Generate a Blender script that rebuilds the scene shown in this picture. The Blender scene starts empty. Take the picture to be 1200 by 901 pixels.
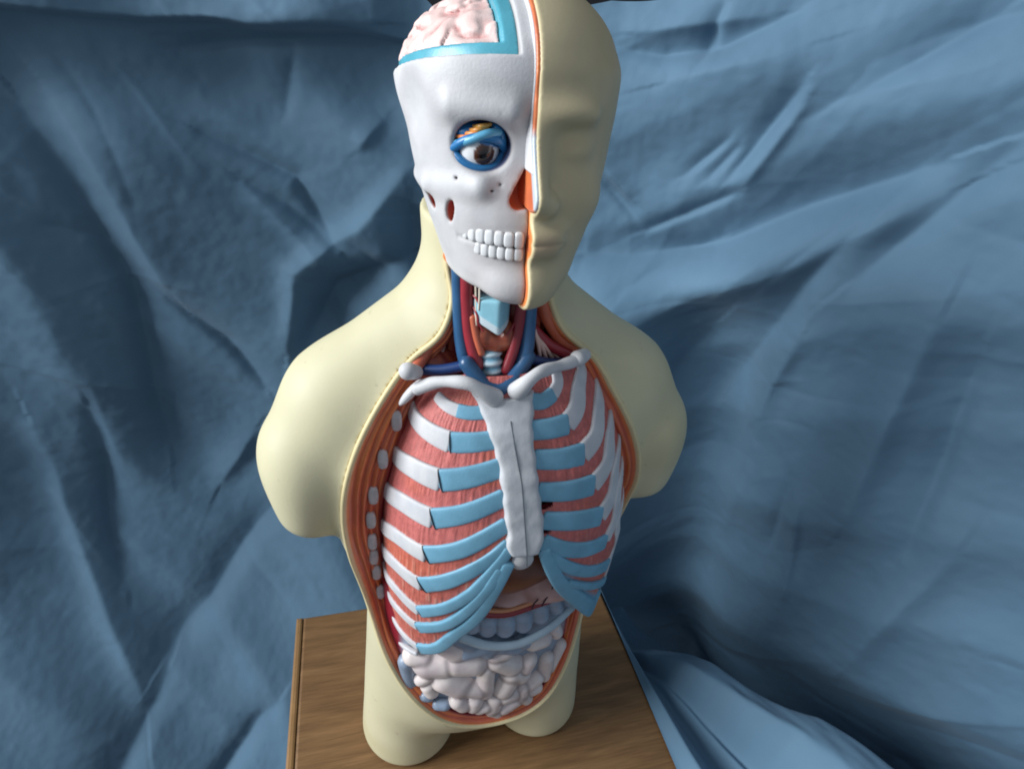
import bpy, math, random
import numpy as np
random.seed(7)
rng = np.random.default_rng(7)
scene = bpy.context.scene
COL = scene.collection
f32 = np.float32

# ------------------------------------------------------------------ helpers: colour, materials
def srgb(r, g, b):
    c = np.array([r, g, b], float) / 255
    return tuple(np.where(c <= .04045, c / 12.92, ((c + .055) / 1.055) ** 2.4))

def node_mat(name, base=None, rough=.45, spec=.5, var=.12, vscale=40, bump=.15, bscale=300, sss=0., coat=0., detail=4):
    """Painted-plastic style material. base None -> the mesh's own point colours."""
    m = bpy.data.materials.new(name); m.use_nodes = True
    nt = m.node_tree; N = nt.nodes; L = nt.links
    b = N['Principled BSDF']
    b.inputs['Roughness'].default_value = rough
    b.inputs['Specular IOR Level'].default_value = spec
    if coat: b.inputs['Coat Weight'].default_value = coat; b.inputs['Coat Roughness'].default_value = .25
    tc = N.new('ShaderNodeTexCoord')
    n1 = N.new('ShaderNodeTexNoise'); n1.inputs['Scale'].default_value = vscale; n1.inputs['Detail'].default_value = detail
    L.new(tc.outputs['Object'], n1.inputs['Vector'])
    mr = N.new('ShaderNodeMapRange'); mr.inputs[1].default_value = .25; mr.inputs[2].default_value = .75
    mr.inputs[3].default_value = 1 - var; mr.inputs[4].default_value = 1 + var * .6
    L.new(n1.outputs['Fac'], mr.inputs[0])
    if base is None:
        src = N.new('ShaderNodeAttribute'); src.attribute_name = 'Col'; so = src.outputs['Color']
    else:
        src = N.new('ShaderNodeRGB'); src.outputs[0].default_value = (*base, 1); so = src.outputs[0]
    vm = N.new('ShaderNodeVectorMath'); vm.operation = 'SCALE'
    L.new(so, vm.inputs[0]); L.new(mr.outputs[0], vm.inputs['Scale'])
    L.new(vm.outputs[0], b.inputs['Base Color'])
    n2 = N.new('ShaderNodeTexNoise'); n2.inputs['Scale'].default_value = bscale; n2.inputs['Detail'].default_value = 3
    L.new(tc.outputs['Object'], n2.inputs['Vector'])
    bp = N.new('ShaderNodeBump'); bp.inputs['Strength'].default_value = bump; bp.inputs['Distance'].default_value = .001
    L.new(n2.outputs['Fac'], bp.inputs['Height']); L.new(bp.outputs[0], b.inputs['Normal'])
    rr = N.new('ShaderNodeMapRange'); rr.inputs[3].default_value = max(.05, rough - .08); rr.inputs[4].default_value = rough + .1
    L.new(n1.outputs['Fac'], rr.inputs[0]); L.new(rr.outputs[0], b.inputs['Roughness'])
    if sss:
        b.inputs['Subsurface Weight'].default_value = sss; b.inputs['Subsurface Radius'].default_value = (.006, .004, .003)
        b.inputs['Subsurface Scale'].default_value = .5
    return m

C_SKIN = np.array(srgb(205, 198, 164)); C_FACE = np.array(srgb(200, 186, 150)); C_BONE = np.array(srgb(208, 207, 208))
C_CART = np.array(srgb(116, 168, 192)); C_ICM = np.array(srgb(202, 114, 108)); C_MUS = np.array(srgb(200, 104, 76))
C_RED = np.array(srgb(134, 30, 46)); C_VEIN = np.array(srgb(50, 92, 132)); C_ART = np.array(srgb(150, 44, 54))
C_INT = np.array(srgb(225, 213, 207)); C_COLON = np.array(srgb(146, 162, 182)); C_LIV = np.array(srgb(138, 86, 64))
C_BRAIN = np.array(srgb(236, 205, 198)); C_DURA = np.array(srgb(84, 164, 182)); C_ORG = np.array(srgb(226, 130, 66))
C_NAVY = np.array(srgb(28, 52, 96)); C_LIP = np.array(srgb(222, 206, 160)); C_PALE = np.array(srgb(206, 222, 228))

M_SKIN = node_mat('skin_plastic', None, .5, .32, .09, 11, .08, 420, detail=6)
M_PAINT = node_mat('painted_plastic', None, .45, .4, .12, 90, .2, 700)
M_BONE = node_mat('bone_paint', C_BONE, .5, .35, .08, 60, .18, 500)
M_BONEC = node_mat('bone_paint_shaded', None, .5, .35, .07, 60, .15, 500)
M_CART = node_mat('cartilage_paint', C_CART, .42, .4, .14, 70, .15, 600)
M_GLOSS = node_mat('vessel_paint', None, .32, .5, .14, 80, .1, 500, coat=.1)
M_TISSUE = node_mat('tissue_paint', None, .5, .35, .2, 160, .5, 900)
M_INT = node_mat('bowel_paint', None, .36, .5, .08, 70, .12, 500, coat=.12)
M_TOOTH = node_mat('tooth_enamel', np.array(srgb(218, 218, 218)), .36, .45, .10, 120, .05, 500, coat=.15)
M_EYE = node_mat('eye_gloss', None, .15, .6, .05, 60, .02, 300, coat=.4)

# ------------------------------------------------------------------ helpers: objects
def tag(o, label=None, cat=None, group=None, kind=None):
    if label: o['label'] = label
    if cat: o['category'] = cat
    if group: o['group'] = group
    if kind: o['kind'] = kind
    return o

def empty(name, loc=(0, 0, 0), rz=0.):
    o = bpy.data.objects.new(name, None); COL.objects.link(o)
    o.location = loc; o.rotation_euler = (0, 0, rz); o.empty_display_size = .05
    return o

def mesh_obj(name, V, F, mat, parent=None, colors=None, smooth=True):
    me = bpy.data.meshes.new(name)
    V = np.asarray(V, f32)
    if isinstance(F, np.ndarray) and F.ndim == 2:
        n, k = F.shape
        me.vertices.add(len(V)); me.vertices.foreach_set('co', V.ravel())
        me.loops.add(n * k); me.loops.foreach_set('vertex_index', F.astype(np.int32).ravel())
        me.polygons.add(n); me.polygons.foreach_set('loop_start', np.arange(0, n * k, k, dtype=np.int32))
        me.update(calc_edges=True)
    else:
        me.from_pydata([tuple(map(float, v)) for v in V], [], F)
    me.validate()
    me.polygons.foreach_set('use_smooth', np.full(len(me.polygons), smooth))
    if colors is not None:
        at = me.color_attributes.new('Col', 'FLOAT_COLOR', 'POINT')
        c = np.ones((len(V), 4), f32); c[:, :3] = colors
        at.data.foreach_set('color', c.ravel())
    me.materials.append(mat); me.update()
    o = bpy.data.objects.new(name, me); COL.objects.link(o)
    if parent: o.parent = parent
    return o

class MB:
    """collects shapes into one mesh, with point colours"""
    def __init__(s): s.V = []; s.F = []; s.C = []; s.n = 0
    def add(s, V, F, col=(1, 1, 1)):
        V = np.asarray(V, float); s.V.append(V)
        s.F += [[i + s.n for i in f] for f in F]
        c = np.asarray(col, float)
        s.C.append(np.broadcast_to(c, (len(V), 3)).copy()); s.n += len(V)
    def build(s, name, mat, parent=None, smooth=True):
        return mesh_obj(name, np.concatenate(s.V), s.F, mat, parent, np.concatenate(s.C), smooth)

# ------------------------------------------------------------------ helpers: curves
def catmull(P, n):
    P = np.asarray(P, float)
    if len(P) == 2: return P[0] + (P[1] - P[0]) * np.linspace(0, 1, n)[:, None]
    d = np.r_[0, np.cumsum(np.linalg.norm(np.diff(P, axis=0), axis=1) + 1e-9)]
    m = np.gradient(P, d, axis=0) if len(P) > 2 else None
    t = np.linspace(0, d[-1], n); i = np.clip(np.searchsorted(d, t, 'right') - 1, 0, len(P) - 2)
    h = (d[i + 1] - d[i])[:, None]; u = ((t - d[i]) / (d[i + 1] - d[i]))[:, None]
    return ((2*u**3 - 3*u**2 + 1) * P[i] + (u**3 - 2*u**2 + u) * h * m[i] + (-2*u**3 + 3*u**2) * P[i + 1] + (u**3 - u**2) * h * m[i + 1])

def unit(a): return a / (np.linalg.norm(a, axis=-1, keepdims=True) + 1e-12)

def sweep(path, a, b, nrm=None, k=14, n=2.0, cap=True):
    """tube along path; half width a (across), half height b (along nrm); scalars or arrays"""
    P = np.asarray(path, float); m = len(P)
    T = unit(np.gradient(P, axis=0))
    if nrm is None:
        N = np.zeros_like(P); v = np.array([.13, -.9, .31]); v = v - T[0] * (v @ T[0])
        for i in range(m):
            v = v - T[i] * (v @ T[i]); v = v / np.linalg.norm(v); N[i] = v
    else:
        N = unit(nrm - T * np.sum(nrm * T, axis=1, keepdims=True))
    B = np.cross(T, N)
    a = np.broadcast_to(a, (m,)).astype(float).copy(); b = np.broadcast_to(b, (m,)).astype(float).copy()
    if cap:
        e = [(0, .0), (1, .0)]
        P2 = []; 
        idx = np.arange(m)
        # rounded ends: a few rings beyond the ends
        for (q, c) in ((.98, .2), (.75, .66), (.35, .94)):
            pass
    th = np.linspace(0, 2 * np.pi, k, endpoint=False)
    cx = np.sign(np.cos(th)) * np.abs(np.cos(th)) ** (2 / n); sy = np.sign(np.sin(th)) * np.abs(np.sin(th)) ** (2 / n)
    rings = P[:, None, :] + B[:, None, :] * (a[:, None] * cx)[:, :, None] + N[:, None, :] * (b[:, None] * sy)[:, :, None]
    pre = []; post = []
    if cap:
        for (s, off) in ((.25, .9), (.66, .7), (.92, .35)):
            pre.append(P[0] - T[0] * off * b[0] + B[0] * (a[0] * s * cx)[:, None] + N[0] * (b[0] * s * sy)[:, None])
        for (s, off) in ((.92, .35), (.66, .7), (.25, .9)):
            post.append(P[-1] + T[-1] * off * b[-1] + B[-1] * (a[-1] * s * cx)[:, None] + N[-1] * (b[-1] * s * sy)[:, None])
    R = np.concatenate([np.array(pre).reshape(-1, k, 3), rings, np.array(post).reshape(-1, k, 3)])
    M = len(R); V = R.reshape(-1, 3); F = []
    for i in range(M - 1):
        for j in range(k):
            j2 = (j + 1) % k
            F.append([i*k + j, i*k + j2, (i+1)*k + j2, (i+1)*k + j])
    F.append(list(range(k))[::-1]); F.append([(M - 1)*k + j for j in range(k)])
    return V, [f[::-1] for f in F]

def tube(name, pts, r, color, mat, parent, n=28, r2=None, k=14):
    P = catmull(pts, n); rr = np.linspace(r, r2 if r2 else r, n)
    mb = MB(); V, F = sweep(P, rr, rr, k=k); mb.add(V, F, color)
    return mb.build(name, mat, parent)

def sphere(c, r, nu=24, nv=16, rot=None):
    u = np.linspace(0, 2*np.pi, nu, endpoint=False); v = np.linspace(0, np.pi, nv + 1)
    V = [[0, 0, 1]]
    for t in v[1:-1]: V += [[math.sin(t)*math.cos(a), math.sin(t)*math.sin(a), math.cos(t)] for a in u]
    V.append([0, 0, -1]); V = np.array(V) * np.asarray(r)
    if rot is not None: V = V @ np.asarray(rot).T
    F = [[0, 1 + j, 1 + (j+1) % nu] for j in range(nu)]
    for i in range(nv - 2):
        for j in range(nu):
            j2 = (j+1) % nu; F.append([1+i*nu+j, 1+(i+1)*nu+j, 1+(i+1)*nu+j2, 1+i*nu+j2])
    o = 1 + (nv-2)*nu; e = len(V) - 1
    F += [[o+j, e, o+(j+1) % nu] for j in range(nu)]
    return V + np.asarray(c), F

# ------------------------------------------------------------------ helpers: noise and distance fields
_perm = rng.random(4096).astype(f32)
def vnoise(x, y, z):
    xi = np.floor(x).astype(np.int64); yi = np.floor(y).astype(np.int64); zi = np.floor(z).astype(np.int64)
    fx = x - xi; fy = y - yi; fz = z - zi
    fx = fx*fx*(3-2*fx); fy = fy*fy*(3-2*fy); fz = fz*fz*(3-2*fz)
    def h(a, b, c): return _perm[(a*73856093 ^ b*19349663 ^ c*83492791) & 4095]
    r = 0
    for a in (0, 1):
        for b in (0, 1):
            for c in (0, 1):
                r = r + h(xi+a, yi+b, zi+c) * (fx if a else 1-fx) * (fy if b else 1-fy) * (fz if c else 1-fz)
    return r * 2 - 1
def fbm(x, y, z, o=3):
    r = 0; a = 1.
    for i in range(o): r = r + a * vnoise(x*2**i + 17*i, y*2**i, z*2**i); a *= .5
    return r

def hermite(z, T):
    T = np.asarray(T, float); zs = T[:, 0]; o = []
    for c in range(1, T.shape[1]):
        m = np.gradient(T[:, c], zs)
        t = np.clip(z, zs[0], zs[-1]); i = np.clip(np.searchsorted(zs, t, 'right') - 1, 0, len(zs) - 2)
        h = zs[i+1] - zs[i]; u = (t - zs[i]) / h
        o.append(((2*u**3-3*u**2+1)*T[i, c] + (u**3-2*u**2+u)*h*m[i] + (-2*u**3+3*u**2)*T[i+1, c] + (u**3-u**2)*h*m[i+1]).astype(f32))
    return o

def smin(a, b, k):
    h = np.clip(.5 + .5*(b-a)/k, 0, 1); return b + (a-b)*h - k*h*(1-h)
def smax(a, b, k): return -smin(-a, -b, k)
def ell(P, c, r):
    x = P[0]-c[0]; y = P[1]-c[1]; z = P[2]-c[2]
    k0 = np.sqrt((x/r[0])**2 + (y/r[1])**2 + (z/r[2])**2); k1 = np.sqrt((x/r[0]**2)**2 + (y/r[1]**2)**2 + (z/r[2]**2)**2)
    return k0*(k0-1)/(k1+1e-9)
def cap(P, a, b, ra, rb=None):
    rb = ra if rb is None else rb
    a = np.asarray(a, float); d = np.asarray(b, float) - a; L = float(d @ d)
    x = P[0]-a[0]; y = P[1]-a[1]; z = P[2]-a[2]
    t = np.clip((x*d[0] + y*d[1] + z*d[2]) / L, 0, 1)
    return np.sqrt((x-t*d[0])**2 + (y-t*d[1])**2 + (z-t*d[2])**2) - (ra + (rb-ra)*t)
def box(P, c, h, r=0.):
    q = [np.abs(P[i]-c[i]) - h[i] + r for i in range(3)]
    return np.sqrt(sum(np.maximum(v, 0)**2 for v in q)) + np.minimum(np.maximum(np.maximum(q[0], q[1]), q[2]), 0) - r
def rings(P, T, n=2.3, cy=0., xc=0.):
    """stack of super-ellipses; rows of T: z, half width, front y, back y"""
    w, yf, yb = hermite(P[2], T)
    y = P[1] - cy
    D = np.where(y < 0, np.maximum(cy - yf, .004), np.maximum(yb - cy, .004))
    k = ((np.abs(P[0]-xc)/w)**n + (np.abs(y)/D)**n + 1e-9) ** (1/n)
    return (k - 1) * np.minimum(w, D) * .9
def polysdf(x, z, poly):
    """2-D signed distance (negative inside)"""
    poly = np.asarray(poly, float); d = np.full(np.broadcast(x, z).shape, 1e9); s = np.ones(d.shape)
    n = len(poly)
    for i in range(n):
        a = poly[i]; b = poly[i-1]; e = b - a
        wx = x - a[0]; wz = z - a[1]
        t = np.clip((wx*e[0] + wz*e[1]) / (e @ e), 0, 1)
        d = np.minimum(d, (wx-e[0]*t)**2 + (wz-e[1]*t)**2)
        c1 = z >= a[1]; c2 = z < b[1]; c3 = e[0]*wz > e[1]*wx
        s = np.where((c1 & c2 & c3) | (~c1 & ~c2 & ~c3), -s, s)
    return (s * np.sqrt(d)).astype(f32)

def nets(fn, lo, hi, h):
    """surface-nets mesher for a distance field"""
    ax = [np.arange(lo[i], hi[i] + h, h).astype(f32) for i in range(3)]
    P = (ax[0][:, None, None], ax[1][None, :, None], ax[2][None, None, :])
    D = np.broadcast_to(fn(P), (len(ax[0]), len(ax[1]), len(ax[2]))).astype(f32)
    I = D < 0; nx, ny, nz = D.shape
    cnt = np.zeros((nx-1, ny-1, nz-1), np.int8)
    for a in (0, 1):
        for b in (0, 1):
            for c in (0, 1): cnt += I[a:nx-1+a, b:ny-1+b, c:nz-1+c]
    cell = np.argwhere((cnt > 0) & (cnt < 8)); m = len(cell)
    idx = np.full(cnt.shape, -1, np.int64); idx[tuple(cell.T)] = np.arange(m)
    acc = np.zeros((m, 3)); num = np.zeros(m)
    cor = [(a, b, c) for a in (0, 1) for b in (0, 1) for c in (0, 1)]
    val = {q: D[cell[:, 0]+q[0], cell[:, 1]+q[1], cell[:, 2]+q[2]] for q in cor}
    for q in cor:
        for k in range(3):
            if q[k]: continue
            r = list(q); r[k] = 1; r = tuple(r)
            a = val[q]; b = val[r]; s = (a < 0) != (b < 0)
            t = np.where(s, a / np.where(s, a-b, 1), 0)
            p = np.tile(np.array(q, float), (m, 1)); p[:, k] += t
            acc += p * s[:, None]; num += s
    V = np.array([ax[0][0], ax[1][0], ax[2][0]]) + (cell + acc / num[:, None]) * h
    Q = []
    for k in range(3):
        k1, k2 = (k+1) % 3, (k+2) % 3
        sl0 = [slice(None)]*3; sl1 = [slice(None)]*3; sl0[k] = slice(0, -1); sl1[k] = slice(1, None)
        A = I[tuple(sl0)]; B = I[tuple(sl1)]
        e = np.argwhere(A != B); ok = (e[:, k1] > 0) & (e[:, k2] > 0) & (e[:, k1] < D.shape[k1]-1) & (e[:, k2] < D.shape[k2]-1)
        e = e[ok]; flip = ~A[tuple(e.T)]
        def g(d1, d2):
            c = e.copy(); c[:, k1] += d1; c[:, k2] += d2; return idx[tuple(c.T)]
        q = np.stack([g(-1, -1), g(0, -1), g(0, 0), g(-1, 0)], 1)
        q[flip] = q[flip][:, ::-1]; Q.append(q)
    return V, np.concatenate(Q)

def field_obj(name, fn, lo, hi, h, mat, parent, color):
    V, Q = nets(fn, lo, hi, h)
    c = color(V) if callable(color) else np.broadcast_to(np.asarray(color), (len(V), 3))
    return mesh_obj(name, V, Q, mat, parent, c)
def cols(V): return (V[:, 0].astype(f32), V[:, 1].astype(f32), V[:, 2].astype(f32))
def mix(a, b, t): t = np.clip(np.asarray(t, float), 0, 1)[..., None]; return np.asarray(a)*(1-t) + np.asarray(b)*t
def sstep(a, b, x): t = np.clip((x-a)/(b-a), 0, 1); return t*t*(3-2*t)
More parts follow.
